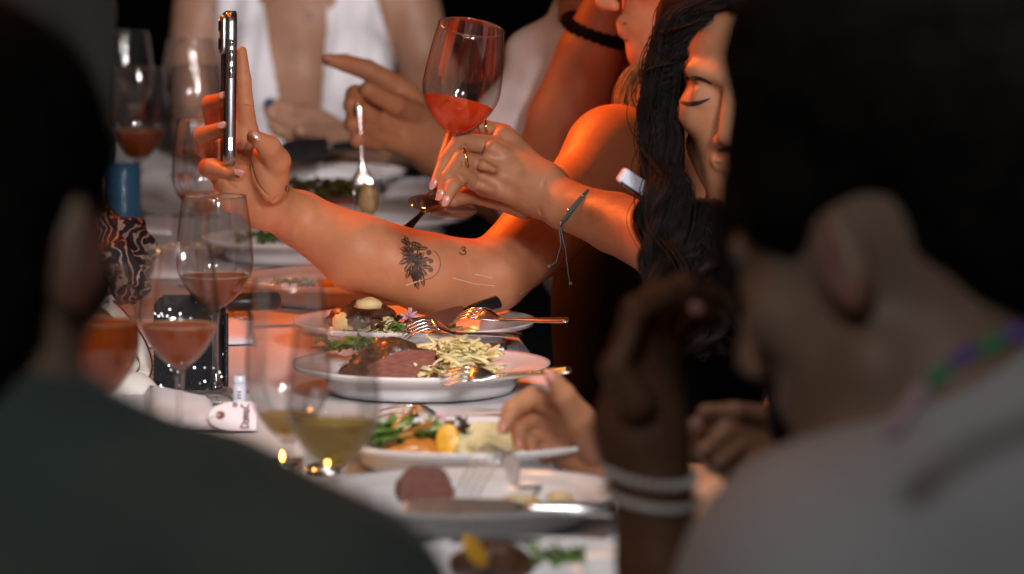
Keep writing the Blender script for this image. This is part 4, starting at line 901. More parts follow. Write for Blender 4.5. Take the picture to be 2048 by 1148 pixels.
V, Q = sdf([elli(q4(-.035, .045, 0), hp[0]['R'], (.090, .094, .10), .03), elli(q4(-.075, -.03, 0), hp[0]['R'], (.076, .05, .085), .03)], .007); mesh_obj('hair', V, Q, M['hair_black'], R4)
# ---------------------------------------------------------------- food
def at(pl, right, away, up): return pl+Vector((right, away, up))
def lump(name, label, cat, c, rad, m, amp=.15, freq=60, seed=0, nu=26, nv=16, cutp=None, m2=None, rotz=0, parent=None, flatb=True):
    bm = bmesh.new(); bmesh.ops.create_uvsphere(bm, u_segments=nu, v_segments=nv, radius=1)
    for v in bm.verts:
        d = v.co.normalized(); n_ = noise.fractal(d*1.6+Vector((seed*3.1, seed, 0)), 1, 2, 4)
        v.co = Vector((d.x*rad[0], d.y*rad[1], d.z*rad[2]))*(1+amp*n_)
        if flatb and v.co.z < -rad[2]*.45: v.co.z = -rad[2]*.45
    if cutp:
        for co, no in cutp:
            r = bmesh.ops.bisect_plane(bm, geom=bm.verts[:]+bm.edges[:]+bm.faces[:], plane_co=co, plane_no=no, clear_outer=True)
            be = [e for e in bm.edges if e.is_boundary]; fr = bmesh.ops.edgenet_fill(bm, edges=be)
            for fc in fr['faces']: fc.material_index = 1; fc.smooth = False
    me = bpy.data.meshes.new(name)
    for fc in bm.faces:
        if fc.material_index == 0: fc.smooth = True
    bm.to_mesh(me); bm.free(); me.materials.append(m); me.materials.append(m2 or m)
    o = link(name, me, parent); o.location = c; o.rotation_euler = (0, 0, rotz)
    if label: tag(o, label, cat)
    return o
def ribbon_heap(name, label, cat, c, n, rx, ry, rz, L, w, m, seed, part='ribbon', curl=1.0):
    rnd = random.Random(seed); t = thing(name, label, cat, c); zmin = 1
    for i in range(n):
        x = rnd.gauss(0, .45)*rx; y = rnd.gauss(0, .45)*ry; hz = rz*max(.05, 1-(x/rx)**2*.8-(y/ry)**2*.8)*rnd.uniform(.15, 1)
        a = rnd.uniform(0, 6.28); tilt = rnd.uniform(-.9, 1.3); l = L*rnd.uniform(.6, 1.3); ww = w*rnd.uniform(.6, 1.3); k = rnd.uniform(-2.4, 2.4)*curl; tw = rnd.uniform(-1.6, 1.6)
        pts = []; N = 9; ang = a; p = Vector((x, y, hz)); 
        for j in range(N):
            pts.append(p.copy()); ang += k/N; p = p+Vector((math.cos(ang), math.sin(ang), tilt*(1-2*j/N)))*l/N
        ctr = sum(pts, Vector())/N; pts = [q-ctr+Vector((x, y, hz)) for q in pts]
        v = []; f = []
        for j, q in enumerate(pts):
            d = (pts[min(j+1, N-1)]-pts[max(j-1, 0)]).normalized(); s = d.cross(Vector((0, 0, 1))).normalized(); ca = tw*(j/N-.5)*1.4+.22*math.sin(j*1.1+i)
            u = s.cross(d); s = s*math.cos(ca)+u*math.sin(ca); wd = ww*(.35+.65*math.sin(math.pi*(j+.6)/(N+.2)))
            for e in (-1, -.3, .3, 1): v.append(q+s*wd*e/2+u*.0012*(abs(e) < .5)*1.5)
        v = [Vector((q.x, q.y, max(q.z, .001))) for q in v]
        for j in range(N-1):
            for e in range(3): f.append((j*4+e, j*4+e+1, (j+1)*4+e+1, (j+1)*4+e))
        o = mesh_obj(part, v, f, m, t, world=False); so = o.modifiers.new('thick', 'SOLIDIFY'); so.thickness = .0011
    return t
def leaf(mb, c, a, L, w, up=.4, curl=.6, rnd=random, N=7):
    v = []; f = []; d = Vector((math.cos(a), math.sin(a), 0)); s = Vector((-d.y, d.x, 0)); 
    for j in range(N):
        t = j/(N-1); p = Vector(c)+d*L*t*(1-.2*t)+Vector((0, 0, up*L*t-curl*L*t*t*.6)); wd = w*math.sin(math.pi*min(1, t*.92+.05))**.8*(1+.25*math.sin(j*2.6))
        for e in (-1, -.5, 0, .5, 1): v.append(p+s*wd*e/2+Vector((0, 0, abs(e)*.25*wd+.002*math.sin(j*2+e*4))))
    for j in range(N-1):
        for e in range(4): f.append((j*5+e, j*5+e+1, (j+1)*5+e+1, (j+1)*5+e))
    mb.add(v, f)
def leaves(name, label, cat, c, specs, m, seed=1):
    """specs: (dx, dy, dz, angle, length, width, up)"""
    rnd = random.Random(seed); t = thing(name, label, cat, c)
    for dx, dy, dz, a, L, w, up in specs:
        mb = MB(); leaf(mb, (dx, dy, dz), a, L, w, up, .7, rnd); o = mb.build('leaf', m, t, world=False); so = o.modifiers.new('thick', 'SOLIDIFY'); so.thickness = .0006
    return t
def flower(label, c, r, n=26, seed=1):
    rnd = random.Random(seed); t = thing('chive_flower', label, 'flower', c); mb = MB()
    for i in range(n):
        d = Vector((rnd.gauss(0, 1), rnd.gauss(0, 1), abs(rnd.gauss(0, 1))*.9)).normalized()
        R = frame(d, d.orthogonal()); mb.ell(d*r*.62, R, r*.42, r*.15, r*.09, 6, 5)
    mb.build('petals', M['petal'], t, world=False)
    mb = MB(); mb.tube([(0, 0, 0), (.004, 0, -.004), (.012, .002, -.008)], .0008, 5); mb.build('stalk', M['stem_green'], t, world=False)
    return t
rr = random.Random(3)
# smears of sauce and crumbs left on the plates
def crumbs(label, pl, px, py, z, n, rx, ry, m, seed):
    rnd = random.Random(seed); c = on(pl, px, py, z); mb = MB()
    for i in range(n):
        p = Vector((rnd.gauss(0, .5)*rx, rnd.gauss(0, .5)*ry, .0012)); r = rnd.uniform(.0008, .0024)
        mb.ell(p, Matrix.Rotation(rnd.uniform(0, 3), 3, 'Z'), r*rnd.uniform(.8, 2), r, r*.6, 7, 5)
    o = mb.build('food_crumbs', m, None, True, False); o.location = c; tag(o, label, 'crumbs', None, 'stuff')
def smear(label, pl, px, py, z, rx, ry, m, seed):
    n = 36; v = [(0, 0, .0009)]
    for ring_, hz in ((.6, .0009), (1, .0001)):
        for i in range(n):
            a = 2*math.pi*i/n; r = ring_*(1+.35*noise.noise((math.cos(a)*1.7+seed, math.sin(a)*1.7, seed))); v.append((rx*r*math.cos(a), ry*r*math.sin(a), hz))
    f = [(0, 1+i, 1+(i+1) % n) for i in range(n)]+[(1+i, 1+n+i, 1+n+(i+1) % n, 1+(i+1) % n) for i in range(n)]
    o = mesh_obj('sauce_smear', v, f, m); o.location = on(pl, px, py, z); tag(o, label, 'sauce', None)
M['jus'] = mat('jus', (.16, .06, .02), .12, var=.3, vscale=60, coat=.6)
smear('brown sauce pooled under the pink steak', PL2, 815, 752, .0185*0+.0045, .06, .03, M['jus'], 2)
smear('orange sauce smear right of the cabbage on the plate below the elbow', PL1, 925, 668, .0045, .035, .022, M['sauce'], 5)
smear('yellow dressing under the cabbage on the second plate', PL2, 930, 756, .0047, .05, .025, M['sauce'], 9)
smear('brown sauce under the green salad', PL3, 860, 905, .0045, .06, .04, M['jus'], 4)
crumbs('crumbs and bits of food scattered on the second plate', PL2, 960, 745, .006, 40, .05, .03, M['cabbage'], 1)
crumbs('crumbs and bits of food scattered on the plate below the elbow', PL1, 860, 670, .006, 46, .07, .035, M['bone'], 2)
crumbs('bits of leftovers scattered on the blurred plate with the long knife', PL4, 1000, 1005, .006, 50, .08, .04, M['bone'], 3)
crumbs('dark crumbs scattered among the green salad', PL3, 880, 903, .006, 40, .07, .035, M['meat_out'], 4)
# plate 1: steak, potato, cabbage, leaves, flower, bone
lump('steak', 'browned steak topped with a potato chunk on the plate below the elbow', 'steak', on(PL1, 722, 637, .030), (.036, .03, .021), M['meat_out'], .16, seed=2, m2=M['meat_in'], rotz=.2)
lump('potato_chunk', 'yellow potato chunk lying on top of the browned steak', 'potato', on(PL1, 737, 610, .052), (.016, .012, .0085), M['potato'], .22, seed=5, nu=10, nv=7)
lump('potato_chunk', 'pale potato slice leaning on the left side of the steak', 'potato', on(PL1, 690, 648, .026), (.014, .012, .014), M['potato'], .2, seed=7, nu=12, nv=8)
ribbon_heap('shredded_cabbage', 'pale shredded cabbage in front of the steak with the potato chunk', 'cabbage', on(PL1, 745, 674, .010), 64, .062, .020, .022, .044, .014, M['cabbage'], 4, curl=1.1)
ribbon_heap('shredded_cabbage', 'small heap of pale cabbage under the two forks on the plate below the elbow', 'cabbage', on(PL1, 880, 664, .012), 30, .034, .022, .018, .026, .010, M['potato'], 8)
leaves('salad_leaves', 'small green cress leaves beside the steak on the plate below the elbow', 'leaves', on(PL1, 755, 656, .022), [(-.022, -.006, .0, 2.6, .016, .012, .3), (.012, -.01, .0, .2, .018, .013, .5), (.018, -.012, -.002, 1.2, .016, .012, .4), (.022, -.012, 0, -.6, .014, .012, .3), (-.03, -.01, -.004, -2.6, .014, .008, .2)], M['leaf'])
leaves('dark_leaves', 'dark purple lettuce shreds at the edge of the steak', 'leaves', on(PL1, 765, 650, .024), [(rr.uniform(-.06, .03), rr.uniform(-.012, .01), rr.uniform(-.004, .010), rr.uniform(0, 6), .016, .008, .5) for _ in range(12)], M['leaf_dark'])
flower('pink chive flower standing on the plate below the elbow', on(PL1, 818, 636, .034), .012)
lump('steak_piece', 'small cut of brown meat beneath the pink flower', 'meat', on(PL1, 836, 652, .024), (.018, .012, .009), M['meat_in'], .2, seed=12, rotz=.5)
# plate 2
lump('sliced_steak', 'thick steak cut open to a pink face, next to the heaped cabbage', 'steak', on(PL2, 790, 738, .022), (.050, .032, .027), M['meat_out'], .3, seed=21, m2=M['meat_in'], cutp=[((0, -.016, 0), Vector((.25, -1, -.30)))], nu=48, nv=30)
ribbon_heap('shredded_cabbage', 'big heap of pale green shredded cabbage beside the pink steak', 'cabbage', on(PL2, 905, 757, .010), 190, .048, .030, .043, .056, .0082, M['cabbage'], 14, curl=.95)
ribbon_heap('shredded_cabbage', 'strand of cabbage trailing to the right of the big heap', 'cabbage', on(PL2, 948, 746, .012), 8, .022, .010, .008, .05, .011, M['cabbage'], 17)
leaves('salad_leaves', 'dull green leaves behind the pink steak, seen through the glass', 'leaves', on(PL2, 700, 715, .03), [(rr.uniform(-.03, .03), rr.uniform(-.02, .02), rr.uniform(0, .014), rr.uniform(0, 6), .026, .016, .5) for _ in range(16)], M['leaf'])
# plate 3
c = on(PL3, 850, 898, .014)
leaves('salad_leaves', 'green mixed salad leaves on the plate under the hand', 'leaves', c, [(rr.uniform(-.055, .012), rr.uniform(-.02, .02), rr.uniform(0, .016), rr.uniform(0, 6.2), rr.uniform(.018, .034), rr.uniform(.01, .018), rr.uniform(.3, 1.1)) for _ in range(46)], M['leaf'])
leaves('dark_leaves', 'dark red lettuce shreds among the green salad', 'leaves', c, [(rr.uniform(-.03, .045), rr.uniform(-.015, .02), rr.uniform(.002, .022), rr.uniform(0, 6.2), rr.uniform(.012, .024), rr.uniform(.006, .012), rr.uniform(.2, .9)) for _ in range(22)], M['leaf_dark'])
t = thing('onion_stalks', 'pale stalks and brown strips lying over the green salad', 'vegetable', c)
for i in range(9):
    a0 = Vector((rr.uniform(-.04, .01), rr.uniform(-.02, 0), rr.uniform(.004, .01))); d = Vector((rr.uniform(.4, 1), rr.uniform(-.3, .3), rr.uniform(.3, .9))).normalized()*rr.uniform(.025, .045)
    mb = MB(); mb.tube([a0, a0+d*.5+Vector((0, 0, .004)), a0+d], [.0016, .0022, .0012], 6); mb.build('stalk', M['stem_green'] if i % 2 else M['sauce'], t, world=False)
def slice_(label, px, py, pl, z, r, tilt, rz):
    t = thing('orange_slice', label, 'orange slice', on(pl, px, py, z)); t.rotation_euler = (tilt, 0, rz)
    mb = MB(); mb.ell((0, 0, 0), Matrix.Identity(3), r*.82, r*1.15, r*.24, 22, 12); mb.build('flesh', M['orange_slice'], t, world=False); return t
slice_('bright orange slice standing upright in the green salad', 895, 880, PL3, .028, .014, 1.25, -.2)
slice_('orange slice lying at the right rim under the fingers', 1085, 900, PL3, .016, .014, .3, .4)
lump('mashed_potato', 'lumpy pale yellow mash on the plate under the hand', 'mashed potato', on(PL3, 985, 893, .016), (.044, .03, .020), M['mash'], .28, seed=31, nu=44, nv=28)
lump('mashed_potato', 'low smear of mash under the hovering fingers', 'mashed potato', on(PL3, 1040, 903, .012), (.03, .02, .010), M['mash'], .28, seed=33, nu=30, nv=18)
lump('roast_strips', 'brown glazed meat strips at the front of the green salad', 'meat', on(PL3, 842, 902, .016), (.032, .014, .011), M['sauce'], .4, seed=35, nu=26, nv=16)
flower('pale lilac flower on top of the green salad', on(PL3, 876, 838, .046), .008, 18, 4)
# plate 4
lump('meat_slice', 'pink meat slice at the left of the plate with the long knife', 'meat', on(PL4, 850, 980, .030), (.026, .014, .022), M['meat_out'], .14, seed=41, m2=M['meat_in'], cutp=[((0, -.004, 0), Vector((.1, -1, .15)))])
lump('potato_chunk', 'crumbs of potato at the far side of the plate with the long knife', 'potato', on(PL4, 1120, 995, .022), (.012, .008, .005), M['potato'], .35, seed=43, nu=12, nv=8)
lump('potato_chunk', 'flat potato scrap behind the arched fork on the blurred plate', 'potato', on(PL4, 1040, 1000, .022), (.018, .008, .004), M['potato'], .35, seed=44, nu=12, nv=8)
# plate 5
lump('grilled_meat', 'dark grilled meat on the plate cut off by the lower edge', 'meat', on(PL5, 985, 1130, .026), (.032, .026, .02), M['meat_out'], .2, seed=51)
slice_('blurred orange slice over the dark meat at the lower edge', 950, 1102, PL5, .046, .014, .9, .9)
leaves('salad_leaves', 'blurred green leaves at the lower edge of the photo', 'leaves', on(PL5, 1055, 1132, .022), [(rr.uniform(-.03, .05), rr.uniform(-.02, .02), rr.uniform(0, .01), rr.uniform(0, 6), .02, .012, .6) for _ in range(20)], M['leaf'])
# plate 0 and the far plates
lump('glazed_vegetable', 'orange glazed vegetable under the tattooed forearm', 'vegetable', on(PL0, 690, 572, .018), (.045, .02, .009), M['orange_slice'], .3, seed=61)
leaves('salad_leaves', 'small dark leaves on the plate under the tattooed forearm', 'leaves', on(PL0, 590, 566, .028), [(rr.uniform(-.02, .03), rr.uniform(-.03, .03), 0, rr.uniform(0, 6), .024, .009, .2) for _ in range(9)], M['leaf'])
leaves('green_leaf', 'green leaves on the far plate beside the forearm', 'leaves', on(PL7, 545, 480, .02), [(rr.uniform(-.04, .03), rr.uniform(-.02, .02), 0, rr.uniform(0, 6), .05, .024, .3) for _ in range(9)], M['leaf'])
leaves('salad_leaves', 'olive green leaves on the far plate below the hanging fork', 'leaves', on(PL6, 660, 405, .022), [(rr.uniform(-.05, .05), rr.uniform(-.04, .05), rr.uniform(0, .02), rr.uniform(0, 6), .04, .026, .5) for _ in range(34)], mat('olive_leaf', (.16, .17, .04), .4, col2=(.34, .32, .13), vscale=30))
lump('grilled_meat', 'brown meat on the far plate below the hanging fork', 'meat', on(PL6, 690, 420, .022), (.038, .02, .016), M['meat_in'], .2, seed=66, m2=M['meat_in'])
lump('grilled_meat', 'dark charred meat piece behind the brown one on the far plate', 'meat', on(PL6, 655, 395, .03), (.02, .02, .012), M['meat_out'], .3, seed=68)
slice_('yellow lemon wedge at the right of the far plate', 790, 432, PL6, .014, .013, .6, .2)
slice_('yellow wedge under the knife of the woman in white', 612, 318, PL8, .03, .015, 1.4, .1)
lump('grilled_meat', 'dark meat on the plate of the woman in white', 'meat', on(PL8, 650, 330, .02), (.06, .03, .018), M['meat_out'], .3, seed=70)

# ---------------------------------------------------------------- cutlery
def knife(label, A, B, w=.019, hl=.42, hm='black_handle', up=(0, 0, 1)):
    """A blade tip, B end of the handle (world)"""
    A, B = Vector(A), Vector(B); L = (B-A).length; R = frame(B-A, up); t = thing('knife', label, 'knife', A, None); t.rotation_mode = 'QUATERNION'; t.rotation_quaternion = R.to_quaternion()
    k = L*(1-hl); mb = MB(); v = []; f = []
    for i, (u, a, b) in enumerate([(0, -.15, .1), (.04, -.5, .28), (.15, -.62, .42), (.5, -.6, .5), (.9, -.5, .5), (1, -.35, .4)]):
        for z in (-.0012, .0012): v += [(u*k, a*w, z*.3), (u*k, b*w, z)]
    for i in range(5):
        o = i*4
        f += [(o, o+1, o+5, o+4), (o+2, o+6, o+7, o+3), (o, o+4, o+6, o+2), (o+1, o+3, o+7, o+5)]
    f += [(0, 2, 3, 1), (20, 21, 23, 22)]
    mb.add(v, f); mb.build('blade', M['steel'], t, False, world=False)
    mb = MB(); mb.tube([(k*.985, 0, 0), (k+.012, 0, 0), (L*.8, 0, 0), (L*.985, 0, 0), (L, 0, 0)], [.004, .0068, .0078, .0088, .006], 12, .6, nrm=(0, 0, 1)); mb.build('handle', M[hm], t, world=False)
    return t
def fork(label, A, B, up=(0, 0, 1), flip=1, hm='silver', arch=.012, w=.024):
    """A tine tips, B end of the handle"""
    A, B = Vector(A), Vector(B); L = (B-A).length; R = frame(B-A, up); t = thing('fork', label, 'fork', A); t.rotation_mode = 'QUATERNION'; t.rotation_quaternion = R.to_quaternion()
    def zc(u): return flip*arch*(math.sin(min(u/.42, 1)*math.pi)*.9+max(0, u-.45)*-.4)
    for j in range(4):
        y = (j-1.5)*w*.27; mb = MB(); mb.tube([(u*L, y*(1-.0*u), zc(u)) for u in (0, .06, .12, .18, .25)], [.0006, .0011, .0013, .0014, .0014], 7); mb.build('tine', M[hm], t, world=False)
    mb = MB(); v = []; f = []; us = [.24, .28, .32, .36, .40, .45, .55, .7, .85, .95, 1.0]; ws = [w*.5, w*.5, w*.46, w*.34, w*.2, .0032, .003, .0042, .0056, .0058, .0035]; th = [.0012, .0013, .0014, .0016, .0018, .002, .002, .0018, .0016, .0015, .001]
    n = 10
    for u, ww, tt in zip(us, ws, th):
        for k in range(n): a = 2*math.pi*k/n; v.append((u*L, ww*math.cos(a), zc(u)+tt*math.sin(a)))
    for i in range(len(us)-1):
        for k in range(n): f.append((i*n+k, i*n+(k+1) % n, (i+1)*n+(k+1) % n, (i+1)*n+k))
    f.append(tuple(range(n))[::-1]); f.append(tuple((len(us)-1)*n+k for k in range(n)))
    mb.add(v, f); mb.build('handle', M[hm], t, world=False); return t
knife('black handled knife propped up against the arm on the plate below the elbow', P(826, 652, 6.08), P(999, 603, 6.12), .018, .40, 'black_handle', (0, -.7, .7))
fork('silver fork pointing right, its handle reaching past the rim below the elbow', P(905, 644, 6.06), P(1138, 636, 5.98), (0, -.5, .85), 1, arch=.012)
fork('silver fork with curved neck lying at the front rim below the elbow', P(806, 672, 5.98), P(1045, 664, 6.02), (0, -.4, .9), 1, arch=.016)
fork('long silver fork leaning on the front rim beside the heaped cabbage', P(880, 764, 5.60), P(1143, 737, 5.56), (0, -.6, .8), 1, arch=.008)
knife('knife with a dark steel handle behind the heaped cabbage', P(800, 708, 5.92), P(1013, 695, 5.9), .018, .42, 'steel', (0, -.5, .85))
fork('fork with grooved tines lying behind the salad plate', P(752, 842, 5.52), P(1060, 832, 5.45), (0, -.8, .6), 1, 'steel', .010, .028)
knife('long knife lying across the blurred plate, handle to the right', P(808, 1010, 4.72), P(1226, 1020, 4.70), .02, .45, 'steel', (0, -.5, .85))
fork('arched fork resting tines down on the blurred plate', P(925, 1004, 4.84), P(1172, 946, 4.98), (.1, -.3, 1), 1, 'steel', .05, .028)
knife('knife lying between the two lowest blurred plates', P(900, 1086, 4.56), P(1240, 1096, 4.58), .02, .45, 'steel', (0, -.5, .85))
fork('fork hanging tines down from the pointing hand', P(730, 428, 7.12), P(716, 205, 7.11), (0, -1, .1), 1, 'silver', .006, .03)
lump('food_bite', 'bite of potato and meat speared on the hanging fork', 'food', P(736, 398, 7.10), (.013, .009, .022), M['bone'], .35, seed=77, nu=14, nv=10, flatb=False)
fork('gold lit spoon handle leaning below the raised wine glass', P(880, 392, 6.44), P(803, 466, 6.27), (0, -1, .4), 1, 'gold', .008)
knife('blue black knife held over the far plate by the woman in white', P(560, 300, 7.98), P(720, 292, 8.1), .03, .4, 'black_handle', (0, -1, .1))

# ---------------------------------------------------------------- phone in the hand
ct = P(457, 178, 6.015); zdir = (P(461, 25, 6.0)-P(458, 330, 6.0)).normalized(); yaw = math.radians(-7)
xdir = (FW*math.cos(yaw)+RI*math.sin(yaw)); Rp = frame(xdir, zdir)      # local x = depth (width), y = out of the back or screen, z = length
ph = thing('smartphone', 'smartphone in a clear case held upright and seen edge on', 'phone', ct, None, Rp.to_quaternion())
HL = 305/ppm(5.98)/2; HW = .0375; HT = .0046
def rbox(hx, hy, hz, r, seg=5):
    """slab in xz with rounded corners, thickness along y"""
    o = []
    for sx, sz, a0 in ((1, 1, 0), (-1, 1, 90), (-1, -1, 180), (1, -1, 270)):
        for k in range(seg+1):
            a = math.radians(a0+90*k/seg); o.append((sx*(hx-r)+r*math.cos(a), sz*(hz-r)+r*math.sin(a)))
    n = len(o); v = []; 
    for y, ins in ((-hy, .0012), (-hy+.0012, 0), (hy-.0012, 0), (hy, .0012)):
        v += [(x*(1-ins/hx), y, z*(1-ins/hz)) for x, z in o]
    f = [(i*n+k, i*n+(k+1) % n, (i+1)*n+(k+1) % n, (i+1)*n+k) for i in range(3) for k in range(n)]
    f += [tuple(range(n))[::-1], tuple(3*n+k for k in range(n))]; return v, f
ys = 1 if (Rp@Vector((0, 1, 0))).dot(RI) > 0 else -1                      # +1 when local y points to the screen side (right)
v, f = rbox(HW, HT, HL, .012); mesh_obj('frame', v, f, M['phone_steel'], ph, world=False)
v, f = rbox(HW*.97, .0006, HL*.985, .011); o = mesh_obj('screen', v, f, M['screen'], ph, world=False); o.location = (0, ys*(HT+.0003), 0)
v, f = rbox(HW*.97, .0006, HL*.985, .011); o = mesh_obj('back', v, f, M['phone_back'], ph, world=False); o.location = (0, -ys*(HT+.0003), 0)
v, f = rbox(HW+.0012, HT+.0016, HL+.0015, .013); mesh_obj('case', v, f, M['phone_case'], ph, world=False)
v, f = rbox(.019, .0028, .021, .006); o = mesh_obj('camera_bump', v, f, M['phone_steel'], ph, world=False); o.location = (-HW+.021, -ys*(HT+.0032), HL-.024)
for z in (.010, -.010):
    mb = MB(); mb.lathe([(0, .0012), (.006, .0012), (.0075, .001), (.0078, -.002)], 20, Matrix.Rotation(math.pi/2*(ys), 4, 'X')); o = mb.build('lens', M['black_phone'], ph, world=False); o.location = (-HW+.021, -ys*(HT+.0068), HL-.024+z)
for z, l in ((HL-.034, .004), (HL-.048, .0065), (HL-.066, .0065)):
    mb = MB(); mb.tube([(0, 0, -l), (0, 0, -l*.8), (0, 0, l*.8), (0, 0, l)], [.0008, .0022, .0022, .0008], 8, .6); o = mb.build('side_button', M['silver'], ph, world=False); o.location = (-HW-.0022, 0, z)
mb = MB(); mb.box((0, 0, 0), .0012, .004, .014); o = mb.build('side_port', M['silver'], ph, False, world=False); o.location = (-HW-.0014, 0, -HL+.022)

# ---------------------------------------------------------------- things on the left of the table
b = Tb(244, 437); s = ppm(dep(b)); r0 = 39/s; H0 = 108/s
t = thing('tumbler', 'blue textured glass tumbler at the left among the wine glasses', 'tumbler', b)
blue = mat('blue_glass', (.05, .19, .34), .12, trans=.45, ior=1.45, coat=.6); mb = MB(); n = 60; rows = 30; vv = []; ff = []
for i in range(rows+1):
    for k in range(n):
        z = H0*i/rows; dd = .0012*(math.sin(k*2*math.pi/5)*math.sin(i*math.pi/2.0)) if 1 < i < rows-2 else 0
        rad = r0*(.95+.05*i/rows)+dd; a = 2*math.pi*k/n; vv.append((rad*math.cos(a), rad*math.sin(a), z))
for i in range(rows):
    for k in range(n): ff.append((i*n+k, i*n+(k+1) % n, (i+1)*n+(k+1) % n, (i+1)*n+k))
mb.add(vv, ff); mb.lathe([(r0, H0), (r0-.0015, H0+.001), (r0-.003, H0), (r0-.004, .008), (0, .006)], 60); mb.lathe([(0, .0003), (r0*.95, 0)], 60); mb.build('cup', blue, t, world=False)
def patterned(name, c1, c2, kind):
    m = mat(name, c1, .75); t_ = m.node_tree; b_ = t_.nodes['Principled BSDF']; tc = t_.nodes.new('ShaderNodeTexCoord'); rp = t_.nodes.new('ShaderNodeValToRGB')
    rp.color_ramp.interpolation = 'CONSTANT'; rp.color_ramp.elements[0].color = (*c1, 1); rp.color_ramp.elements[1].color = (*c2, 1); rp.color_ramp.elements[1].position = .5
    if kind == 'swirl':
        n_ = t_.nodes.new('ShaderNodeTexWave'); n_.inputs['Scale'].default_value = 24; n_.inputs['Distortion'].default_value = 22; n_.inputs['Detail'].default_value = 2.5; n_.inputs['Detail Scale'].default_value = 1.2; rp.color_ramp.elements[1].position = .84
        t_.links.new(tc.outputs['Object'], n_.inputs['Vector']); t_.links.new(n_.outputs['Fac'], rp.inputs[0])
    else:
        n_ = t_.nodes.new('ShaderNodeTexWave'); n_.inputs['Scale'].default_value = 60; n_.inputs['Distortion'].default_value = 7; n_.inputs['Detail Scale'].default_value = 6; n_.inputs['Detail'].default_value = 0
        n_.bands_direction = 'Z' if kind == 'zig' else 'DIAGONAL'
        t_.links.new(tc.outputs['Object'], n_.inputs['Vector']); t_.links.new(n_.outputs['Fac'], rp.inputs[0])
    t_.links.new(rp.outputs[0], b_.inputs['Base Color']); return m
M['scarf'] = patterned('scarf', (.012, .013, .022), (.36, .28, .22), 'swirl'); M['zigzag'] = patterned('zigzag', (.02, .02, .025), (.6, .58, .55), 'zig')
# scarf: a crumpled heap
pr = [pe((205, 450, 6.45), 50, 40, 60, .02, .3), pe((255, 462, 6.42), 44, 34, 50, .015, .6), pe((290, 500, 6.41), 28, 34, 40, .015, .2), pe((225, 520, 6.39), 48, 40, 60, .02, -.5), pe((262, 545, 6.38), 34, 44, 40, .015, .4), pe((215, 575, 6.38), 40, 36, 50, .02), pe((268, 592, 6.36), 32, 18, 40, .015, -.3), pe((180, 520, 6.45), 50, 90, 60, .03)]
V, Q = sdf(pr, .003); V = np.array([Vector(v)+Vector(noise.noise_vector(Vector(v)*22))*.012+Vector((1, 0, .5))*.004*math.sin(v[0]*190+v[2]*120+4*noise.noise(Vector(v)*20)) for v in V])
o = mesh_obj('scarf', V, Q, M['scarf']); tag(o, 'crumpled navy scarf with beige swirls at the left of the table', 'scarf')
# handbag with white strap and gold rings
t = thing('handbag', 'handbag with a white leather strap and gold ring, left of the nearest orange wine', 'handbag', Tb(240, 800))
pts = spline([(168, 590, 5.95), (200, 598, 5.9), (240, 632, 5.86), (276, 682, 5.82), (291, 725, 5.8), (284, 752, 5.78), (250, 766, 5.8)], 26)
mb = MB(); v = []; f = []
for i, p in enumerate(pts):
    c = P(*p); d = (P(*pts[min(i+1, 25)])-P(*pts[max(i-1, 0)])).normalized(); s_ = d.cross(TOCAM).normalized(); w_ = 13*p[2]/F
    v += [c+s_*w_+TOCAM*.002, c-s_*w_+TOCAM*.002, c-s_*w_-TOCAM*.002, c+s_*w_-TOCAM*.002]
for i in range(25):
    for k in range(4): f.append((i*4+k, i*4+(k+1) % 4, (i+1)*4+(k+1) % 4, (i+1)*4+k))
f += [(3, 2, 1, 0), (100, 101, 102, 103)]
sp_ = mesh_obj('strap', v, f, M['white_leather'], t, smooth=False)
for sg_ in (1, -1):
    mb = MB(); mb.tube([Vector(v[i*4])*(.5+.5*sg_)+Vector(v[i*4+1])*(.5-.5*sg_)+TOCAM*.0004 for i in range(26)], .0011, 5); mb.build('strap_edge', M['brown_edge'], sp_)
ringband(P(172, 592, 5.93), RI*.3+FW*.9+UP*.2, 22*5.93/F, .0022, t, 'ring'); ringband(P(178, 632, 5.92), RI*.6+FW*.6+UP*.6, 24*5.92/F, .002, t, 'ring')
mb = MB(); mb.tube([P(192, 612, 5.89), P(196, 602, 5.89), P(222, 596, 5.88), P(226, 606, 5.88)], .004, 8); mb.build('strap_loop', M['white_leather'], t)
V, Q = sdf([cone(P(170, 800, 5.80), P(265, 800, 5.76), .03, .03, .02, (np.array(FW), .6)), cone(P(170, 740, 5.82), P(240, 748, 5.80), .022, .022, .03, (np.array(FW), .6))], .003); mesh_obj('bag_body', V, Q, M['white_leather'], t)
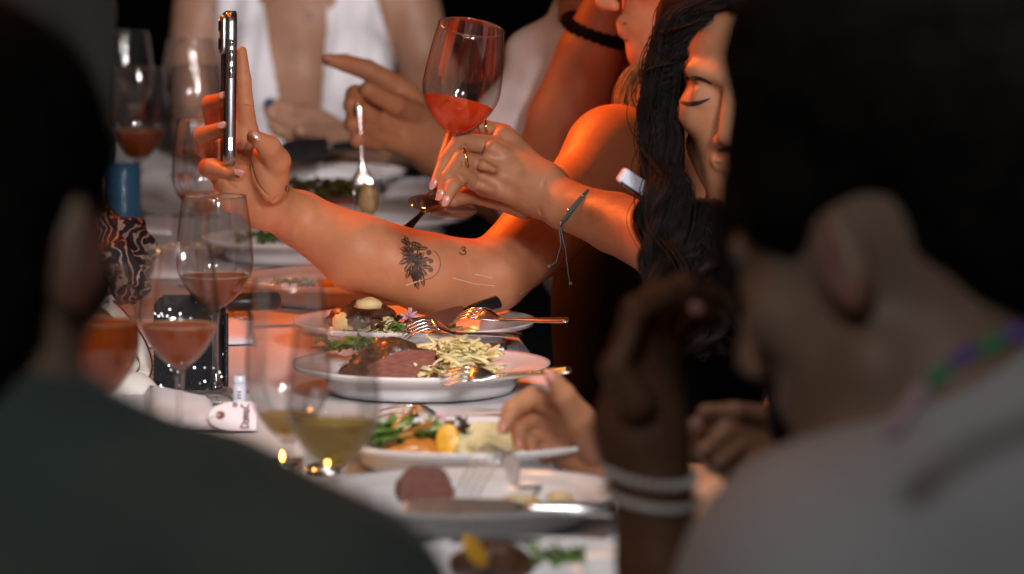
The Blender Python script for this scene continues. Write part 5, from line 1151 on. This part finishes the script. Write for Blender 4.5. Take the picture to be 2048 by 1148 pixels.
# black sequinned clutch
t = thing('clutch', 'black clutch covered in sparkling beads behind the two orange wine glasses', 'clutch bag', Tb(375, 782))
M['sequin'] = mat('sequin', (.006, .006, .008), .42, 0, spec=.12)
x0, x1, yb, yt = 306, 450, 778, 588; d_ = dep(Tb(375, 780))-.0; bc = P(x0, yb, d_); u_ = RI*((x1-x0)/F*d_); w_ = (UP*1+FW*.12).normalized()*((yb-yt)/F*d_); nn = u_.cross(w_).normalized()*-1
if nn.dot(TOCAM) < 0: nn = -nn
mb = MB(); R = frame(u_, nn); c = bc+u_/2+w_/2-nn*.014; mb.box(c, u_.length, w_.length, .024, R); o = mb.build('bag_body', M['black_leather'], t, False); bv = o.modifiers.new('bev', 'BEVEL'); bv.width = .011; bv.segments = 4
mb = MB(); mk = MB(); rnd = random.Random(9)
for i in range(34):
    for j in range(42):
        if min(i, 33-i)+min(j, 41-j) < 4: continue
        p = bc+u_*((i+.5+.25*(j % 2))/34.5)+w_*((j+.5)/42)-nn*.0015; e = Vector((rnd.gauss(0, .09), rnd.gauss(0, .09), 0)); R2_ = frame(u_+w_*e.x, nn+u_.normalized()*e.x+w_.normalized()*e.y)
        r_ = .0015; vv = [p+R2_@Vector((r_*math.cos(a), r_*math.sin(a), 0))+nn*.0008 for a in [k*math.pi/3 for k in range(6)]]; (mk if rnd.random() < .025 else mb).add(vv, [tuple(range(6))])
o = mb.build('sequins', M['sequin'], t, False); o['kind'] = 'stuff'; o = mk.build('bright_sequins', M['silver'], t, False); o['kind'] = 'stuff'  # the few silver sequins stand in for glints of light
for k in range(26):
    mb = MB(); mb.ell(P(452, 630+k*5.6, d_-.003), Matrix.Identity(3), .0030, .0030, .0022, 8, 6); mb.build('edge_bead', M['black_leather'], t)
# glasses case and cloth, folded napkins
mb = MB(); a_, b_ = P(452, 606, 6.34), P(560, 601, 6.36); mb.tube([a_, a_+(b_-a_)*.05, a_+(b_-a_)*.5, a_+(b_-a_)*.93, a_+(b_-a_)*.99, b_], [.006, .010, .0105, .0105, .008, .002], 18)
o = mb.build('glasses_case', M['black_leather']); tag(o, 'slim black case lying behind the clutch, left of the plates', 'case')
def slab(name, label, cat, quad, th, m, z=TZ, mid=None):
    """a folded cloth lying on the table with picture corners quad"""
    bt = [Tb(x, y, z) for x, y in quad]; N = 10; v = []; f = []
    def q(u, w): return (bt[0]*(1-u)+bt[1]*u)*(1-w)+(bt[3]*(1-u)+bt[2]*u)*w
    for layer in (0, 1):
        for i in range(N+1):
            for j in range(N+1):
                p = q(i/N, j/N); e = min(i, j, N-i, N-j)
                h = .0012 if layer == 0 else th*(.55 if e == 0 else .9 if e == 1 else 1)+.0015*noise.noise((p.x*30, p.y*30, 1))
                v.append(p+Vector((0, 0, h)))
    k = N+1; B_ = k*k
    for i in range(N):
        for j in range(N):
            a = i*k+j; f += [(B_+a, B_+a+k, B_+a+k+1, B_+a+1), (a, a+1, a+k+1, a+k)]
    for i in range(N):
        f += [(i*k, (i+1)*k, B_+(i+1)*k, B_+i*k), (i*k+N, B_+i*k+N, B_+(i+1)*k+N, (i+1)*k+N), (i, B_+i, B_+i+1, i+1), (N*k+i, N*k+i+1, B_+N*k+i+1, B_+N*k+i)]
    o = mesh_obj(name, v, f, m); return tag(o, label, cat)
slab('patterned_cloth', 'black and white zigzag cloth under the black case', 'cloth', [(440, 648), (502, 648), (500, 622), (445, 622)], .006, M['zigzag'])
slab('folded_napkin', 'folded white napkin behind the clutch next to the zigzag cloth', 'napkin', [(225, 700), (505, 690), (498, 648), (260, 640)], .010, M['white_cloth'])
slab('folded_napkin', 'white napkin on the table between the scarf and the tall glass', 'napkin', [(300, 560), (400, 560), (390, 500), (310, 500)], .012, M['white_cloth'])
slab('paper_card', 'small bright white card lying below the blue tumbler', 'card', [(282, 470), (342, 474), (350, 446), (285, 440)], .010, M['paper'])
slab('folded_napkin', 'white napkin edge beside the tag, next to the green shirt', 'napkin', [(300, 860), (440, 860), (420, 815), (300, 785)], .014, M['white_cloth'])
slab('folded_napkin', 'far crumpled napkin behind the greens below the hanging fork', 'napkin', [(590, 372), (720, 372), (700, 352), (600, 352)], .02, M['white_cloth'])
slab('folded_napkin', 'far napkin right of the hanging fork', 'napkin', [(770, 400), (870, 396), (866, 372), (775, 372)], .016, M['white_cloth'])
slab('patterned_cloth', 'pale patterned cloth corner under the foot of the tall glass', 'cloth', [(330, 812), (470, 808), (460, 792), (340, 796)], .003, M['zigzag'])
# small white tube
b = Tb(479, 806); s = ppm(dep(b)); t = thing('lip_balm', 'small white lip balm tube standing by the foot of the tall glass', 'tube', b)
mb = MB(); mb.lathe([(0, 0), (.0065, 0), (.0068, .001), (.0068, 40/s), (0, 40/s)], 24); mb.build('tube', M['white_plastic'], t, world=False)
mb = MB(); mb.lathe([(.0070, 40/s+.0006), (.0070, 54/s), (.006, 56/s), (0, 56/s)], 24); mb.build('cap', M['white_plastic'], t, world=False)
mb = MB()
for yy in (12, 18, 24): mb.box((-.0, -.0069, yy/s), .004, .0006, .0016)
mb.build('label_print', M['brown_ink'], t, False, world=False)
# name tag
dt = dep(Tb(465, 858))-.02; t = thing('name_tag', 'pale paper name tag with brown eyelet, string and handwriting', 'tag', P(465, 858, dt))
tilt = (UP*1+FW*.55).normalized()
def Tg(x, y, o=0): return P(465, 862, dt)+RI*((x-465)/F*dt)+tilt*((862-y)/F*dt*1.0)+(RI.cross(tilt)).normalized()*(o)
out = [(512, 799), (512, 858), (470, 860), (446, 857), (424, 846), (416, 830), (424, 812), (444, 800), (470, 796)]
outs = [tuple(p) for p in spline(out[2:], 22)]; outs = [(512, 797), (512, 860)]+outs
fr = [Tg(x, y, .0004) for x, y in outs]; bk = [Tg(x, y, -.0004) for x, y in outs]; n = len(outs)
mesh_obj('card', fr+bk, [tuple(range(n)), tuple(range(n, 2*n))[::-1]]+[(i, i+n, (i+1) % n+n, (i+1) % n) for i in range(n)], M['paper'], t, smooth=False)
sgn = .0012 if (RI.cross(tilt)).dot(TOCAM) > 0 else -.0012
def disc(x, y, r, name, m, o): 
    v = [Tg(x+r*math.cos(a), y+r*math.sin(a), o) for a in [2*math.pi*i/18 for i in range(18)]]; mesh_obj(name, v, [tuple(range(18))], m, t, smooth=False)
disc(440, 827, 9.5, 'eyelet', M['kraft'], sgn*.7); disc(440, 827, 3, 'hole', M['black_cloth'], sgn*.9)
mb = MB(); mb.tube([Tg(440, 827, sgn*1.5), Tg(424, 832, sgn*2), P(404, 838, dt-.004), P(384, 832, dt)], .0005, 5); mb.build('string', M['white_cloth'], t)
# handwriting, running upwards: D o m n a . C and a small heart
def ws(strokes, ox, oy, sc):
    for st in strokes:
        pts = spline(st, 4*len(st)) if len(st) > 2 else st
        yield [(ox-(-b_)*0-(b_)*sc*1.0, oy-a_*sc) for a_, b_ in pts]
L_ = {'D': [[(0, 0), (0, 1.5)], [(0, 1.5), (.7, 1.3), (.9, .75), (.7, .2), (0, 0)]], 'o': [[(.4, 0), (.05, .3), (.1, .8), (.45, .95), (.75, .6), (.7, .2), (.4, 0)]],
      'm': [[(0, 0), (.02, .9)], [(.02, .6), (.25, .95), (.4, .7), (.4, 0)], [(.4, .6), (.65, .95), (.82, .7), (.82, 0)]], 'n': [[(0, 0), (.02, .9)], [(.02, .6), (.3, .95), (.5, .7), (.5, 0)]],
      'a': [[(.6, .75), (.3, .95), (.02, .5), (.2, .03), (.55, .3), (.6, .9)], [(.6, .9), (.6, .1), (.75, 0)]], '.': [[(.1, .05), (.16, .1)]], 'C': [[(.85, 1.3), (.45, 1.5), (.05, .8), (.35, .05), (.9, .2)]]}
mb = MB(); x_ = 0
for ch, adv in zip('Domna.C', (1.1, .95, 1.05, .75, .85, .35, 1)):
    for st in ws(L_[ch], 497, 855-x_*8.6, 11.5*.9): mb.tube([Tg(a_, b_, sgn) for a_, b_ in st], .0008, 6)
    x_ += adv
for st in [[(484+3, 806), (481, 809), (478, 805), (481, 803), (487, 804)], [(487, 804), (484, 799), (480, 800), (479, 803)]]: mb.tube([Tg(a_-14, b_, sgn) for a_, b_ in st], .0006, 5)
mb.build('handwriting', M['brown_ink'], t)
# pale case behind the hair, red nail, crumpled cloth in a lap, star anise
t = thing('plastic_case', 'small pale blue plastic case tucked beside the wavy hair', 'case', P(1268, 370, 5.72))
R = frame(RI*.82-UP*.55+FW*.2, TOCAM); mb = MB(); mb.box(P(1268, 366, 5.74), .036, .017, .018, R); o = mb.build('shell', M['white_plastic'], t, False); bv = o.modifiers.new('bev', 'BEVEL'); bv.width = .004; bv.segments = 3
mb = MB(); mb.box(P(1263, 380, 5.74), .032, .003, .0185, R); mb.build('seam', M['black_leather'], t, False)
nail(P(1273, 438, 5.79), RI*.6-UP*.6, TOCAM, .010, .008, RF, M['nail_red'])
t = thing('star_anise', 'brown star anise lying at the right of the lowest plates', 'spice', Tb(1188, 1078))
for k in range(6):
    a = k*math.pi/3; mb = MB(); R = frame((math.cos(a), math.sin(a), .15), (0, 0, 1)); mb.ell((.006*math.cos(a), .006*math.sin(a), .003), R, .006, .0022, .0025, 8, 6); mb.build('pod', M['kraft'], t, world=False)

# added tea lights, standing in for orange discs of light in the wine
def tealight(label, px, py):
    b = Tb(px, py); t = thing('tea_light', label, 'candle', b, 'tea lights among the glasses')
    mb = MB(); mb.lathe([(0, .0005), (.019, .0005), (.0195, .015), (.0190, .015), (.0185, .011), (0, .011)], 28); mb.build('cup', M['silver'], t, world=False)
    mb = MB(); mb.tube([(0, 0, .010), (0, 0, .016)], .0007, 6); mb.build('wick', M['black_cloth'], t, world=False)
    mb = MB(); mb.lathe([(0, .013), (.0018, .015), (.0024, .017), (.0019, .020), (.0007, .0225), (0, .024)], 16); mb.build('flame', M['flame'], t, world=False)
m = bpy.data.materials.new('flame'); m.use_nodes = True; bb = m.node_tree.nodes['Principled BSDF']; bb.inputs['Base Color'].default_value = (0, 0, 0, 1); bb.inputs['Emission Color'].default_value = (1, .42, .06, 1); bb.inputs['Emission Strength'].default_value = 45; M['flame'] = m
tealight('lit tea light glowing through the blurred pale glass', 566, 950)
tealight('lit tea light glowing low behind the golden white wine', 655, 962)
